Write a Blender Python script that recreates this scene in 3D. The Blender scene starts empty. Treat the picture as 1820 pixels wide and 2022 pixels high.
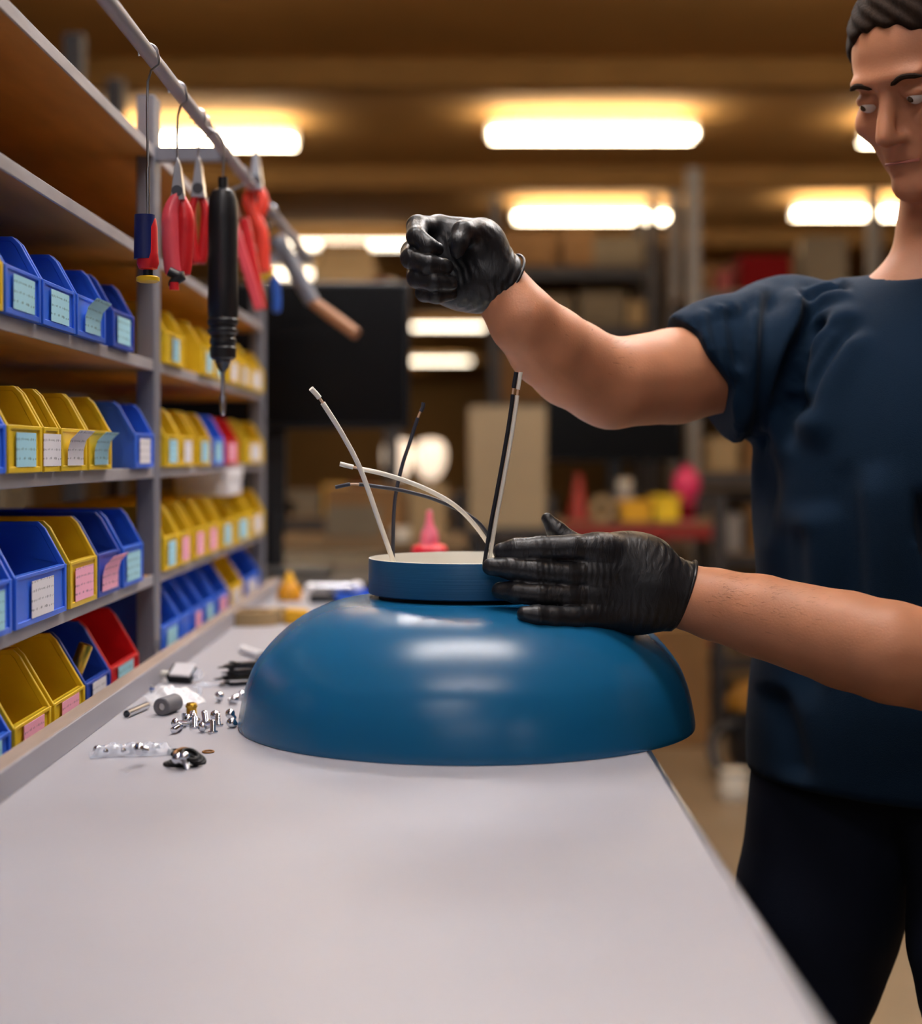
import bpy, math, random
import numpy as np
from mathutils import Vector, Matrix
random.seed(7)
SC = bpy.context.scene
COL = SC.collection

# ------------------------------------------------------------------ camera, world, exposure
W, H = 1820, 2022
F, CXP, HOR, CAMZ = 3180.0, 910.0, 898.0, 1.196      # focal length in px, principal column, horizon row, lens height
def P(px, py, Y):
    return Vector(((px-CXP)/F*Y, Y, CAMZ-(py-HOR)/F*Y))
cam_d = bpy.data.cameras.new('camera')
cam = bpy.data.objects.new('camera', cam_d); COL.objects.link(cam); SC.camera = cam
cam.location = (0, 0, CAMZ); cam.rotation_euler = (math.pi/2, 0, 0)
cam_d.sensor_fit = 'HORIZONTAL'; cam_d.sensor_width = 36.0
cam_d.lens = F/W*36.0
cam_d.shift_y = -(H/2-HOR)/W
cam_d.clip_start = 0.05; cam_d.clip_end = 200
cam_d.dof.use_dof = True; cam_d.dof.focus_distance = 1.69; cam_d.dof.aperture_fstop = 2.9
world = bpy.data.worlds.new('world'); SC.world = world; world.use_nodes = True
bg = world.node_tree.nodes['Background']
bg.inputs[0].default_value = (0.9, 0.72, 0.5, 1); bg.inputs[1].default_value = 0.04
SC.view_settings.view_transform = 'Standard'; SC.view_settings.look = 'None'
SC.view_settings.gamma = 1.0; SC.view_settings.use_curve_mapping = False
SC.view_settings.exposure = 0.0
E_NEAR, E_FILL, E_FAR = 66.0, 30.0, 7.5          # strength of the fluorescent tubes near the bench / in the added fill lights / down the hall

# ------------------------------------------------------------------ materials
MATS = {}
def lin(r, g, b):
    f = lambda c: (c/255)/12.92 if c/255 <= .04045 else ((c/255+.055)/1.055)**2.4
    return (f(r), f(g), f(b), 1)
def mat(name, col, rough=.5, metal=0.0, spec=.5, bump=0.0, bscale=60, var=0.0, vscale=20, stretch=(1,1,1),
        coat=0.0, sheen=0.0, sss=0.0, emit=0.0, ecol=None, trans=0.0, ior=1.45, alpha=1.0, rvar=0.0):
    m = bpy.data.materials.new(name); m.use_nodes = True
    nt = m.node_tree; b = nt.nodes['Principled BSDF']
    b.inputs['Base Color'].default_value = col; b.inputs['Roughness'].default_value = rough
    b.inputs['Metallic'].default_value = metal; b.inputs['Specular IOR Level'].default_value = spec
    b.inputs['Coat Weight'].default_value = coat; b.inputs['Sheen Weight'].default_value = sheen
    b.inputs['Transmission Weight'].default_value = trans; b.inputs['IOR'].default_value = ior
    b.inputs['Alpha'].default_value = alpha
    if sss:
        b.inputs['Subsurface Weight'].default_value = sss
        b.inputs['Subsurface Radius'].default_value = (.012, .005, .003); b.inputs['Subsurface Scale'].default_value = 1
    if emit:
        b.inputs['Emission Color'].default_value = ecol or col; b.inputs['Emission Strength'].default_value = emit
    if bump or var or rvar:
        tc = nt.nodes.new('ShaderNodeTexCoord'); mp = nt.nodes.new('ShaderNodeMapping')
        mp.inputs['Scale'].default_value = stretch
        nt.links.new(tc.outputs['Object'], mp.inputs['Vector'])
    if bump:
        n = nt.nodes.new('ShaderNodeTexNoise'); n.inputs['Scale'].default_value = bscale; n.inputs['Detail'].default_value = 4
        nt.links.new(mp.outputs[0], n.inputs['Vector'])
        bp = nt.nodes.new('ShaderNodeBump'); bp.inputs['Strength'].default_value = bump; bp.inputs['Distance'].default_value = .002
        nt.links.new(n.outputs['Fac'], bp.inputs['Height']); nt.links.new(bp.outputs[0], b.inputs['Normal'])
    if var or rvar:
        n = nt.nodes.new('ShaderNodeTexNoise'); n.inputs['Scale'].default_value = vscale; n.inputs['Detail'].default_value = 5
        nt.links.new(mp.outputs[0], n.inputs['Vector'])
    if var:
        r = nt.nodes.new('ShaderNodeValToRGB')
        r.color_ramp.elements[0].position = .3; r.color_ramp.elements[1].position = .7
        r.color_ramp.elements[0].color = tuple(c*(1-var) for c in col[:3])+(1,)
        r.color_ramp.elements[1].color = tuple(min(1, c*(1+var)) for c in col[:3])+(1,)
        nt.links.new(n.outputs['Fac'], r.inputs[0]); nt.links.new(r.outputs[0], b.inputs['Base Color'])
    if rvar:
        mr = nt.nodes.new('ShaderNodeMapRange'); mr.inputs[3].default_value = rough-rvar; mr.inputs[4].default_value = rough+rvar
        nt.links.new(n.outputs['Fac'], mr.inputs[0]); nt.links.new(mr.outputs[0], b.inputs['Roughness'])
    MATS[name] = m
    return m
def film(name, col, amount, rough=.15):
    """thin clear plastic: part see-through, part glossy"""
    m = bpy.data.materials.new(name); m.use_nodes = True; nt = m.node_tree
    b = nt.nodes['Principled BSDF']; out = nt.nodes['Material Output']
    b.inputs['Base Color'].default_value = col; b.inputs['Roughness'].default_value = rough
    t = nt.nodes.new('ShaderNodeBsdfTransparent'); mx = nt.nodes.new('ShaderNodeMixShader')
    mx.inputs[0].default_value = amount
    nt.links.new(t.outputs[0], mx.inputs[1]); nt.links.new(b.outputs[0], mx.inputs[2]); nt.links.new(mx.outputs[0], out.inputs[0])
    MATS[name] = m; return m
def card_mat(name, col):
    """paper label with hand-written scribble lines"""
    m = mat(name, col, .75); nt = m.node_tree; b = nt.nodes['Principled BSDF']
    tc = nt.nodes.new('ShaderNodeTexCoord')
    mp = nt.nodes.new('ShaderNodeMapping'); mp.inputs['Scale'].default_value = (1, 170, 60)
    nt.links.new(tc.outputs['Object'], mp.inputs[0])
    n = nt.nodes.new('ShaderNodeTexNoise'); n.inputs['Scale'].default_value = 1.6; n.inputs['Detail'].default_value = 3
    nt.links.new(mp.outputs[0], n.inputs[0])
    w = nt.nodes.new('ShaderNodeTexWave'); w.wave_type = 'BANDS'; w.bands_direction = 'Z'; w.inputs['Scale'].default_value = 34
    w.inputs['Distortion'].default_value = 1.0
    nt.links.new(tc.outputs['Object'], w.inputs[0])
    r = nt.nodes.new('ShaderNodeMath'); r.operation = 'MULTIPLY'
    nt.links.new(n.outputs['Fac'], r.inputs[0]); nt.links.new(w.outputs['Fac'], r.inputs[1])
    g = nt.nodes.new('ShaderNodeMath'); g.operation = 'GREATER_THAN'; g.inputs[1].default_value = .5
    nt.links.new(r.outputs[0], g.inputs[0])
    mx = nt.nodes.new('ShaderNodeMix'); mx.data_type = 'RGBA'
    mx.inputs['A'].default_value = col; mx.inputs['B'].default_value = tuple(c*.45 for c in col[:3])+(1,)
    nt.links.new(g.outputs[0], mx.inputs['Factor']); nt.links.new(mx.outputs['Result'], b.inputs['Base Color'])
    return m

mat('bench_top', lin(160,159,166), .42, bump=.08, bscale=500, var=.012, vscale=14)
mat('rail_grey', lin(150,148,156), .45, var=.06, vscale=12, stretch=(1,.15,1))
mat('rail_wood', lin(150,132,120), .6, var=.22, vscale=30, stretch=(1,.12,1), bump=.2, bscale=80)
mat('shelf_edge', lin(150,146,150), .55, var=.16, vscale=45, stretch=(1,.2,1), bump=.2, bscale=120)
mat('shelf_board', lin(168,116,50), .7, var=.15, vscale=25, stretch=(1,.2,1))
mat('post_grey', lin(112,112,122), .5, var=.06)
mat('bin_yellow', lin(228,190,30), .42, var=.03, bump=.05, bscale=200)
mat('bin_blue', lin(46,106,226), .38, var=.03, bump=.05, bscale=200)
mat('bin_darkblue', lin(32,72,176), .38, var=.03, bump=.05, bscale=200)
mat('bin_red', lin(214,26,32), .38, var=.03, bump=.05, bscale=200)
card_mat('card_blue', lin(160,212,228)); card_mat('card_pink', lin(246,172,196)); card_mat('card_white', lin(226,222,226))
mat('lamp_blue', lin(18,92,136), .27, spec=.55, bump=.02, bscale=900)
mat('canopy_blue', lin(26,84,124), .36, spec=.5, bump=.12, bscale=90, stretch=(.02,.02,6))
mat('cream_paint', lin(226,222,210), .55)
mat('wire_white', lin(252,246,232), .5); mat('wire_black', lin(30,32,40), .45); mat('wire_grey', lin(58,60,72), .45)
mat('copper', lin(222,184,152), .4)
mat('gap_shade', lin(12,12,14), .6)  # shade of the canopy gap put into the colour
mat('chrome', lin(222,224,230), .14, metal=1); mat('steel', lin(180,182,188), .28, metal=1)
mat('brass', lin(205,170,70), .28, metal=1); mat('dark_steel', lin(90,92,98), .35, metal=1)
mat('rubber_black', lin(14,14,16), .55, spec=.35); mat('rubber_brown', lin(140,92,30), .45)
mat('grey_foam', lin(98,98,104), .55); mat('white_plastic', lin(232,230,232), .4)
mat('black_plastic', lin(26,26,29), .42); mat('tool_black', lin(24,24,27), .36, bump=.05, bscale=400)
mat('tool_red', lin(200,34,40), .35); mat('tool_pink', lin(222,80,92), .3, coat=.4); mat('tool_blue', lin(40,84,170), .4)
mat('tool_navy', lin(24,36,92), .4); mat('tool_yellow', lin(212,172,30), .4); mat('tool_orange', lin(226,66,50), .38)
mat('wood_handle', lin(150,104,72), .55, var=.15, vscale=40, stretch=(.2,.2,1)); mat('tube_grey', lin(104,106,116), .4)
mat('monitor_black', lin(13,13,15), .3); mat('screen', lin(5,5,6), .25, spec=.25)
mat('carton', lin(118,84,46), .8, var=.12, vscale=6); mat('carton_pale', lin(150,126,90), .8, var=.08, vscale=6)
mat('carton_grey', lin(104,92,74), .8, var=.08, vscale=6); mat('tape', lin(190,160,110), .35)
mat('beige_metal', lin(150,130,100), .5, var=.06, vscale=5); mat('rack_grey', lin(120,114,108), .5); mat('rack_red', lin(126,24,12), .5)
mat('rack_dark', lin(46,42,42), .5); mat('cone_red', lin(140,30,10), .5); mat('box_red', lin(96,8,10), .8, spec=.1)
mat('pink_bag', lin(205,50,96), .5); mat('yellow_item', lin(215,160,20), .5); mat('amber_item', lin(205,140,20), .4)
mat('pale_item', lin(205,196,180), .5); mat('grey_item', lin(130,124,120), .5)
mat('glue_red', lin(222,40,60), .3); mat('glue_pink', lin(236,120,140), .3, sss=.3)
mat('table_wood', lin(120,96,66), .55, var=.15, vscale=10, stretch=(.2,1,1))
mat('floor', lin(122,104,82), .38, var=.12, vscale=2.5, bump=.05, bscale=40)
mat('ceiling', lin(178,138,82), .85, var=.1, vscale=1.5); mat('wall', lin(160,126,80), .85, var=.08, vscale=1.2)
mat('beam', lin(160,124,74), .8, var=.1, vscale=3)
mat('fixture', lin(200,196,186), .4)
mat('tube_near', (1,1,1,1), .5, emit=E_NEAR, ecol=(.94,.96,1.0,1)); mat('tube_front', (1,1,1,1), .5, emit=25, ecol=(.96,.94,1.0,1)); mat('tube_back', (1,1,1,1), .5, emit=98, ecol=(.96,.97,1.0,1)); mat('tube_far', (1,.95,.85,1), .5, emit=E_FAR, ecol=(1.0,.86,.66,1))
mat('tube_fill', (1,.95,.85,1), .5, emit=E_FILL, ecol=(1.0,.80,.55,1))  # glow of the lamps added to brighten the hall
mat('lamp_glow', (1,.9,.8,1), .5, emit=.92, ecol=(1.0,.78,.58,1)); mat('amber_dark', lin(120,80,12), .5)
film('clear_film', (.88,.91,1,1), .34, .10); film('white_film', (.95,.95,.97,1), .8, .35)
mat('skin', lin(194,134,100), .5, spec=.4, sss=.25, var=.07, vscale=28, bump=.12, bscale=420)
mat('nitrile', lin(26,26,29), .40, spec=.55)
mat('shirt', lin(9,33,54), .9, sheen=.02, bump=.25, bscale=900, spec=.2); mat('trousers', lin(24,30,46), .85, bump=.25, bscale=700, spec=.2)
mat('hair', lin(40,28,20), .85, spec=.15, var=.25, vscale=120, stretch=(1,1,.2), bump=.6, bscale=300)
mat('eye_white', lin(226,220,212), .25); mat('iris', lin(70,52,36), .2); mat('lip', lin(178,110,96), .45)
mat('shoe', lin(36,34,34), .5)
# glove wrinkles
nt = MATS['nitrile'].node_tree; b = nt.nodes['Principled BSDF']
tc = nt.nodes.new('ShaderNodeTexCoord')
mp = nt.nodes.new('ShaderNodeMapping'); mp.inputs['Scale'].default_value = (105, 40, 40)
nt.links.new(tc.outputs['Object'], mp.inputs[0])
wv = nt.nodes.new('ShaderNodeTexNoise'); wv.inputs['Scale'].default_value = 1.0; wv.inputs['Detail'].default_value = 3; wv.inputs['Distortion'].default_value = 1.5
ns = nt.nodes.new('ShaderNodeTexNoise'); ns.inputs['Scale'].default_value = 55; ns.inputs['Detail'].default_value = 4
mu = nt.nodes.new('ShaderNodeMath'); mu.operation = 'MULTIPLY'
bp = nt.nodes.new('ShaderNodeBump'); bp.inputs['Strength'].default_value = .6; bp.inputs['Distance'].default_value = .003
nt.links.new(mp.outputs[0], wv.inputs[0]); nt.links.new(tc.outputs['Object'], ns.inputs[0])
nt.links.new(wv.outputs['Fac'], mu.inputs[0]); nt.links.new(ns.outputs['Fac'], mu.inputs[1])
nt.links.new(mu.outputs[0], bp.inputs['Height']); nt.links.new(bp.outputs[0], b.inputs['Normal'])

# ------------------------------------------------------------------ mesh helpers
class MB:
    """collects shapes, then links them as ONE mesh object"""
    def __init__(s): s.v = []; s.f = []
    def add(s, vs, fs, M=None):
        o = len(s.v)
        s.v += [tuple(M @ Vector(v)) if M is not None else tuple(v) for v in vs]
        s.f += [tuple(i+o for i in f) for f in fs]; return s
    def box(s, x0, x1, y0, y1, z0, z1, M=None):
        return s.add([(x0,y0,z0),(x1,y0,z0),(x1,y1,z0),(x0,y1,z0),(x0,y0,z1),(x1,y0,z1),(x1,y1,z1),(x0,y1,z1)],
                     [(0,3,2,1),(4,5,6,7),(0,1,5,4),(1,2,6,5),(2,3,7,6),(3,0,4,7)], M)
    def lathe(s, prof, n=32, M=None, cap=True):
        vs = []; fs = []
        for r, z in prof:
            for k in range(n):
                a = 2*math.pi*k/n; vs.append((r*math.cos(a), r*math.sin(a), z))
        for i in range(len(prof)-1):
            for k in range(n):
                k2 = (k+1) % n; fs.append((i*n+k, i*n+k2, (i+1)*n+k2, (i+1)*n+k))
        if cap:
            if prof[0][0] > 1e-6: fs.append(tuple(reversed(range(n))))
            if prof[-1][0] > 1e-6: fs.append(tuple((len(prof)-1)*n+k for k in range(n)))
        return s.add(vs, fs, M)
    def tube(s, pts, r, n=10, cap=True):
        pts = [Vector(p) for p in pts]; rs = r if isinstance(r, (list, tuple)) else [r]*len(pts)
        vs = []; fs = []; up = None
        for i, p in enumerate(pts):
            t = (pts[min(i+1, len(pts)-1)]-pts[max(i-1, 0)]).normalized()
            if up is None:
                up = t.orthogonal().normalized()
            up = (up - t*up.dot(t)).normalized(); sd = t.cross(up)
            for k in range(n):
                a = 2*math.pi*k/n; vs.append(p+(up*math.cos(a)+sd*math.sin(a))*rs[i])
        for i in range(len(pts)-1):
            for k in range(n):
                k2 = (k+1) % n; fs.append((i*n+k, i*n+k2, (i+1)*n+k2, (i+1)*n+k))
        if cap: fs.append(tuple(reversed(range(n)))); fs.append(tuple((len(pts)-1)*n+k for k in range(n)))
        return s.add(vs, fs)
    def sphere(s, c, r, n=20, m=12):
        c = Vector(c); rr = (r, r, r) if not hasattr(r, '__len__') else r
        prof = [(math.sin(math.pi*i/m), -math.cos(math.pi*i/m)) for i in range(m+1)]
        prof[0] = (0, -1); prof[-1] = (0, 1)
        M = Matrix.Translation(c) @ Matrix.Diagonal((*rr, 1))
        return s.lathe(prof, n, M, cap=False)
    def torus(s, c, R, r, axis=(0,0,1), n=28, m=10, squash=1.0):
        M = Matrix.Translation(Vector(c)) @ Vector((0,0,1)).rotation_difference(Vector(axis)).to_matrix().to_4x4()
        vs = []; fs = []
        for i in range(n):
            a = 2*math.pi*i/n
            for k in range(m):
                b_ = 2*math.pi*k/m
                vs.append(((R+r*math.cos(b_))*math.cos(a), (R+r*math.cos(b_))*math.sin(a), r*squash*math.sin(b_)))
        for i in range(n):
            for k in range(m):
                i2 = (i+1) % n; k2 = (k+1) % m
                fs.append((i*m+k, i2*m+k, i2*m+k2, i*m+k2))
        return s.add(vs, fs, M)
    def prism(s, poly, y0, y1):
        """polygon in (x, z), extruded along y"""
        n = len(poly)
        vs = [(x, y0, z) for x, z in poly]+[(x, y1, z) for x, z in poly]
        fs = [tuple(range(n)), tuple(reversed(range(n, 2*n)))]
        fs += [(i, (i+n), (i+1) % n+n, (i+1) % n) for i in range(n)]
        return s.add(vs, fs)
    def build(s, name, m, parent=None, bevel=0.0, smooth=True, angle=38, world=False):
        if world and parent:                       # shapes given in room coordinates: bring them into the parent's frame
            M = root_matrix(parent).inverted(); s.v = [tuple(M @ Vector(v)) for v in s.v]
        me = bpy.data.meshes.new(name); me.from_pydata(s.v, [], s.f); me.validate()
        import bmesh
        bm = bmesh.new(); bm.from_mesh(me)
        bmesh.ops.remove_doubles(bm, verts=bm.verts, dist=1e-6)
        bmesh.ops.recalc_face_normals(bm, faces=bm.faces); bm.to_mesh(me); bm.free()
        if smooth:
            me.shade_smooth(); me.set_sharp_from_angle(angle=math.radians(angle))
        me.materials.append(MATS[m] if isinstance(m, str) else m)
        o = bpy.data.objects.new(name, me); COL.objects.link(o)
        if parent: o.parent = parent
        if bevel:
            bv = o.modifiers.new('bevel', 'BEVEL'); bv.width = bevel; bv.segments = 2; bv.limit_method = 'ANGLE'
        return o
def root_matrix(o):
    return (root_matrix(o.parent) if o.parent else Matrix()) @ o.matrix_basis
def tag(o, label=None, cat=None, group=None, kind=None):
    if label: o['label'] = label
    if cat: o['category'] = cat
    if group: o['group'] = group
    if kind: o['kind'] = kind
    return o
def thing(name, loc, label, cat, group=None, rz=0, M=None):
    o = bpy.data.objects.new(name, None); COL.objects.link(o); o.empty_display_size = .02
    if M is not None: o.matrix_basis = M
    else: o.location = loc; o.rotation_euler = (0, 0, rz)
    return tag(o, label, cat, group)
def aim(p, axis):
    """matrix at p with local +Z along axis"""
    return Matrix.Translation(Vector(p)) @ Vector((0,0,1)).rotation_difference(Vector(axis).normalized()).to_matrix().to_4x4()
def dup(o, parent=None):
    c = o.copy(); COL.objects.link(c)
    if parent: c.parent = parent
    for ch in o.children: dup(ch, c)
    return c
def struct(name, mb, m, parent=None, **k):
    return tag(mb.build(name, m, parent, **k), kind='structure')
def bez(pts, n=10):
    """Catmull-Rom through points"""
    pts = [Vector(p) for p in pts]; q = [2*pts[0]-pts[1]]+pts+[2*pts[-1]-pts[-2]]; out = []
    for i in range(1, len(q)-2):
        for k in range(n):
            t = k/n; a, b_, c, d = q[i-1], q[i], q[i+1], q[i+2]
            out.append(.5*((2*b_)+(c-a)*t+(2*a-5*b_+4*c-d)*t*t+(3*b_-a-3*c+d)*t**3))
    out.append(pts[-1]); return out
ORD = ['first','second','third','fourth','fifth','sixth','seventh','eighth','ninth','tenth']

# ------------------------------------------------------------------ implicit surfaces (smooth organic bodies)
def smin(a, b_, k):
    if k <= 0: return np.minimum(a, b_)
    h = np.clip(.5+.5*(b_-a)/k, 0, 1); return b_*(1-h)+a*h-k*h*(1-h)
class Field:
    def __init__(s, lo, hi, vox):
        s.lo = np.array(lo, float); s.vox = vox
        s.n = np.ceil((np.array(hi)-s.lo)/vox).astype(int)+1
        s.ax = [(s.lo[i]+vox*np.arange(s.n[i])).astype(np.float32) for i in range(3)]
        s.F = np.full(s.n, 1.0, np.float32)
    def sub(s, lo, hi):
        a = np.clip(np.floor((np.array(lo)-s.lo)/s.vox).astype(int), 0, s.n-1)
        b_ = np.clip(np.ceil((np.array(hi)-s.lo)/s.vox).astype(int)+1, 1, s.n)
        b_ = np.maximum(b_, a+1)
        sl = tuple(slice(a[i], b_[i]) for i in range(3))
        return sl, s.ax[0][sl[0]][:,None,None], s.ax[1][sl[1]][None,:,None], s.ax[2][sl[2]][None,None,:]
    def cone(s, p0, p1, r0, r1, k=.004, A=None, op='add', m=.03):
        A = s.F if A is None else A
        p0 = np.array(p0, float); p1 = np.array(p1, float); R = max(r0, r1)+m
        sl, X, Y, Z = s.sub(np.minimum(p0, p1)-R, np.maximum(p0, p1)+R)
        d = p1-p0; L = max(float(d@d), 1e-12)
        t = np.clip(((X-p0[0])*d[0]+(Y-p0[1])*d[1]+(Z-p0[2])*d[2])/L, 0, 1)
        D = np.sqrt((X-p0[0]-t*d[0])**2+(Y-p0[1]-t*d[1])**2+(Z-p0[2]-t*d[2])**2)-(r0+(r1-r0)*t)
        A[sl] = smin(A[sl], D.astype(np.float32), k) if op == 'add' else -smin(-A[sl], D.astype(np.float32), k)
    def chain(s, pts, rs, k=.004, A=None):
        for i in range(len(pts)-1): s.cone(pts[i], pts[i+1], rs[i], rs[i+1], k, A)
    def ell(s, c, r, R=None, k=.004, A=None, op='add', m=.04):
        A = s.F if A is None else A
        c = np.array(c, float); r = np.array(r, float); B = r.max()+m
        sl, X, Y, Z = s.sub(c-B, c+B)
        x, y, z = X-c[0], Y-c[1], Z-c[2]
        if R is not None:
            R = np.array(R, float)
            x, y, z = (R[i][0]*x+R[i][1]*y+R[i][2]*z for i in range(3))
        k0 = np.sqrt((x/r[0])**2+(y/r[1])**2+(z/r[2])**2); k1 = np.sqrt((x/r[0]**2)**2+(y/r[1]**2)**2+(z/r[2]**2)**2)+1e-6
        D = (k0*(k0-1)/k1).astype(np.float32)
        A[sl] = smin(A[sl], D, k) if op == 'add' else -smin(-A[sl], D, k)
    def cut(s, p, n):
        """keep the side of the plane opposite to n"""
        n = np.array(n, float)/np.linalg.norm(n)
        X, Y, Z = s.ax[0][:,None,None], s.ax[1][None,:,None], s.ax[2][None,None,:]
        s.F = np.maximum(s.F, ((X-p[0])*n[0]+(Y-p[1])*n[1]+(Z-p[2])*n[2]).astype(np.float32))
    def mesh(s):
        Fv = s.F.copy()
        for ax in range(3):
            idx = [slice(None)]*3
            for e in (0, -1): idx[ax] = e; Fv[tuple(idx)] = np.maximum(Fv[tuple(idx)], s.vox*.5)
        ins = Fv < 0
        c = ins.astype(np.int8)
        cnt = sum(c[i:c.shape[0]-1+i, j:c.shape[1]-1+j, k:c.shape[2]-1+k] for i in (0,1) for j in (0,1) for k in (0,1))
        act = (cnt > 0) & (cnt < 8)
        ijk = np.argwhere(act); idx = np.full(act.shape, -1, np.int64); idx[act] = np.arange(len(ijk))
        acc = np.zeros((len(ijk), 3)); num = np.zeros(len(ijk))
        cor = [(i,j,k) for i in (0,1) for j in (0,1) for k in (0,1)]
        val = {q: Fv[ijk[:,0]+q[0], ijk[:,1]+q[1], ijk[:,2]+q[2]].astype(float) for q in cor}
        for a in cor:
            for ax in range(3):
                if a[ax] == 0:
                    b_ = list(a); b_[ax] = 1; b_ = tuple(b_)
                    va, vb = val[a], val[b_]; x = (va < 0) != (vb < 0)
                    t = np.where(x, va/np.where(x, va-vb, 1), 0)
                    pt = np.tile(np.array(a, float), (len(ijk), 1)); pt[:,ax] = t
                    acc += pt*x[:,None]; num += x
        V = s.lo+(ijk+acc/num[:,None])*s.vox
        Q = []
        for ax in range(3):
            o1, o2 = [(1,2),(2,0),(0,1)][ax]
            lo = [slice(None)]*3; hi = [slice(None)]*3; lo[ax] = slice(0, -1); hi[ax] = slice(1, None)
            ch = ins[tuple(lo)] != ins[tuple(hi)]
            e = np.argwhere(ch)
            e = e[(e[:,o1] > 0) & (e[:,o2] > 0) & (e[:,o1] < s.n[o1]-1) & (e[:,o2] < s.n[o2]-1)]
            sg = ins[e[:,0], e[:,1], e[:,2]]
            def at(d1, d2):
                q = e.copy(); q[:,o1] += d1; q[:,o2] += d2; return idx[q[:,0], q[:,1], q[:,2]]
            q = np.stack([at(-1,-1), at(0,-1), at(0,0), at(-1,0)], 1)
            q[~sg] = q[~sg][:, ::-1]; Q.append(q)
        return V, np.concatenate(Q)
def np_normals(V, Q):
    n = np.cross(V[Q[:,2]]-V[Q[:,0]], V[Q[:,3]]-V[Q[:,1]]); N = np.zeros_like(V)
    for k in range(4): np.add.at(N, Q[:,k], n)
    return N/(np.linalg.norm(N, axis=1, keepdims=True)+1e-12)
def np_smooth(V, Q, it=2, f=.5):
    for _ in range(it):
        S = np.zeros_like(V); c = np.zeros(len(V))
        for k in range(4):
            for j in (1, 3):
                np.add.at(S, Q[:,k], V[Q[:,(k+j) % 4]]); np.add.at(c, Q[:,k], 1)
        V = V+f*(S/c[:,None]-V)
    return V
def np_object(name, V, Q, m, parent=None):
    me = bpy.data.meshes.new(name)
    me.vertices.add(len(V)); me.vertices.foreach_set('co', np.ascontiguousarray(V, np.float32).ravel())
    me.loops.add(len(Q)*4); me.loops.foreach_set('vertex_index', np.ascontiguousarray(Q, np.int32).ravel())
    me.polygons.add(len(Q)); me.polygons.foreach_set('loop_start', np.arange(0, len(Q)*4, 4, dtype=np.int32))
    me.update(calc_edges=True); me.shade_smooth(); me.materials.append(MATS[m])
    o = bpy.data.objects.new(name, me); COL.objects.link(o)
    if parent: o.parent = parent
    return o

# ------------------------------------------------------------------ the hall
Y0, Y1, XL, XR, CEIL = -18.0, 38.0, -7.0, 9.0, 3.15
struct('floor', MB().box(XL, XR, Y0, Y1, -.1, 0), 'floor')
struct('ceiling', MB().box(XL, XR, Y0, Y1, CEIL, CEIL+.1), 'ceiling')
struct('wall_back', MB().box(XL, XR, Y1, Y1+.1, 0, CEIL), 'wall')
struct('wall_front', MB().box(XL, XR, Y0-.1, Y0, 0, CEIL), 'wall')
struct('wall_left', MB().box(XL-.1, XL, Y0, Y1, 0, CEIL), 'wall')
struct('wall_right', MB().box(XR, XR+.1, Y0, Y1, 0, CEIL), 'wall')
for i, y in enumerate(range(-16, 38, 3)):
    struct('trim_%d' % (i+1), MB().box(XL, XR, y-.06, y+.06, CEIL-.14, CEIL), 'beam')

def ceiling_light(x, y, near, label, L=1.2, z=3.0):
    r = thing('ceiling_light', (x, y, z), label, 'ceiling light', 'fluorescent ceiling lights')
    MB().prism([(-.034, .0), (-.026, .10), (.026, .10), (.034, .0)], -L/2, L/2).build('housing', 'fixture', r, bevel=.004).rotation_euler.z = math.pi/2
    for s in (-1, 1):
        MB().box(-L/2+.02, L/2-.02, s*.065-.03, s*.065+.03, .0, .04).build('tube', {1: 'tube_near', 3: 'tube_front', 4: 'tube_back', 2: 'tube_fill', 0: 'tube_far'}[int(near)], r, bevel=.01)
    for s in (-.4, .4):
        MB().tube([(s, 0, .1), (s, 0, CEIL-z)], .006, 6).build('hanger', 'steel', r)
    return r
ceiling_light(-.03, 1.72, True, 'fluorescent light over the blue lamp on the bench')
ceiling_light(1.1, 3.3, 4, 'fluorescent light above and behind the worker')
ceiling_light(-1.0, 5.9, 2, 'added warm fill light, out of view beyond the bin shelving')  # added out of view to brighten the racks from the front
ceiling_light(1.3, 6.0, 2, 'added warm fill light, out of view over the racks behind the worker')  # added fill, lifts the cartons behind the worker
ceiling_light(3.2, 5.6, 2, 'added warm fill light, out of view at far right of the racks')  # added fill, warms the right side of the background
ceiling_light(-.15, 3.7, 4, 'fluorescent light over the far end of the bench', L=.8)
ceiling_light(-.5, -1.3, 3, 'added dimmer fill light, unseen behind the viewpoint to the left')  # added front fill for the raised arm and shirt
ceiling_light(.0, .45, 3, 'fluorescent light behind the viewpoint')
ceiling_light(3.2, -4.6, 3, 'fluorescent light well behind the viewpoint on the right')
ceiling_light(-.05, -4.2, 3, 'fluorescent light far behind the viewpoint', L=2.4)
ceiling_light(-.18, 23.0, False, 'far ceiling light, upper of two strips beside the black monitor', L=1.08)
ceiling_light(-.42, 31.5, False, 'farthest ceiling light, lower of two strips beside the black monitor', L=1.25)
ceiling_light(-1.02, 14.0, False, 'ceiling light above the black monitor, cut by the raised glove')
ceiling_light(-1.60, 16.3, False, 'ceiling light glimpsed between hanging tools and tan sack', L=.9)
ceiling_light(-1.55, 9.4, 2, 'added fill light high over the left rack, nearer row')  # added to lift the dark hall, first of the nearer row
ceiling_light(.75, 9.2, 2, 'added fill light high above the raised glove, nearer row')  # added hall fill, middle of the nearer row
ceiling_light(2.9, 9.3, 2, 'added fill light high over the worker, nearer row')  # added hall fill, right end of the nearer row
ceiling_light(1.0, 12.4, 2, 'added fill light above the raised arm, second row')  # added hall fill in the second row
ceiling_light(3.1, 12.2, 2, 'added fill light above the shoulder, second row')  # another added hall fill in the second row
ceiling_light(-2.2, 24.0, 2, 'added far fill light hidden behind the monitor, nearest of three')  # added out of sight to light the back wall and ceiling
ceiling_light(-3.0, 30.0, 2, 'added far fill light hidden behind the monitor, middle of three')  # second added lamp for the far wall and ceiling
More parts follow.
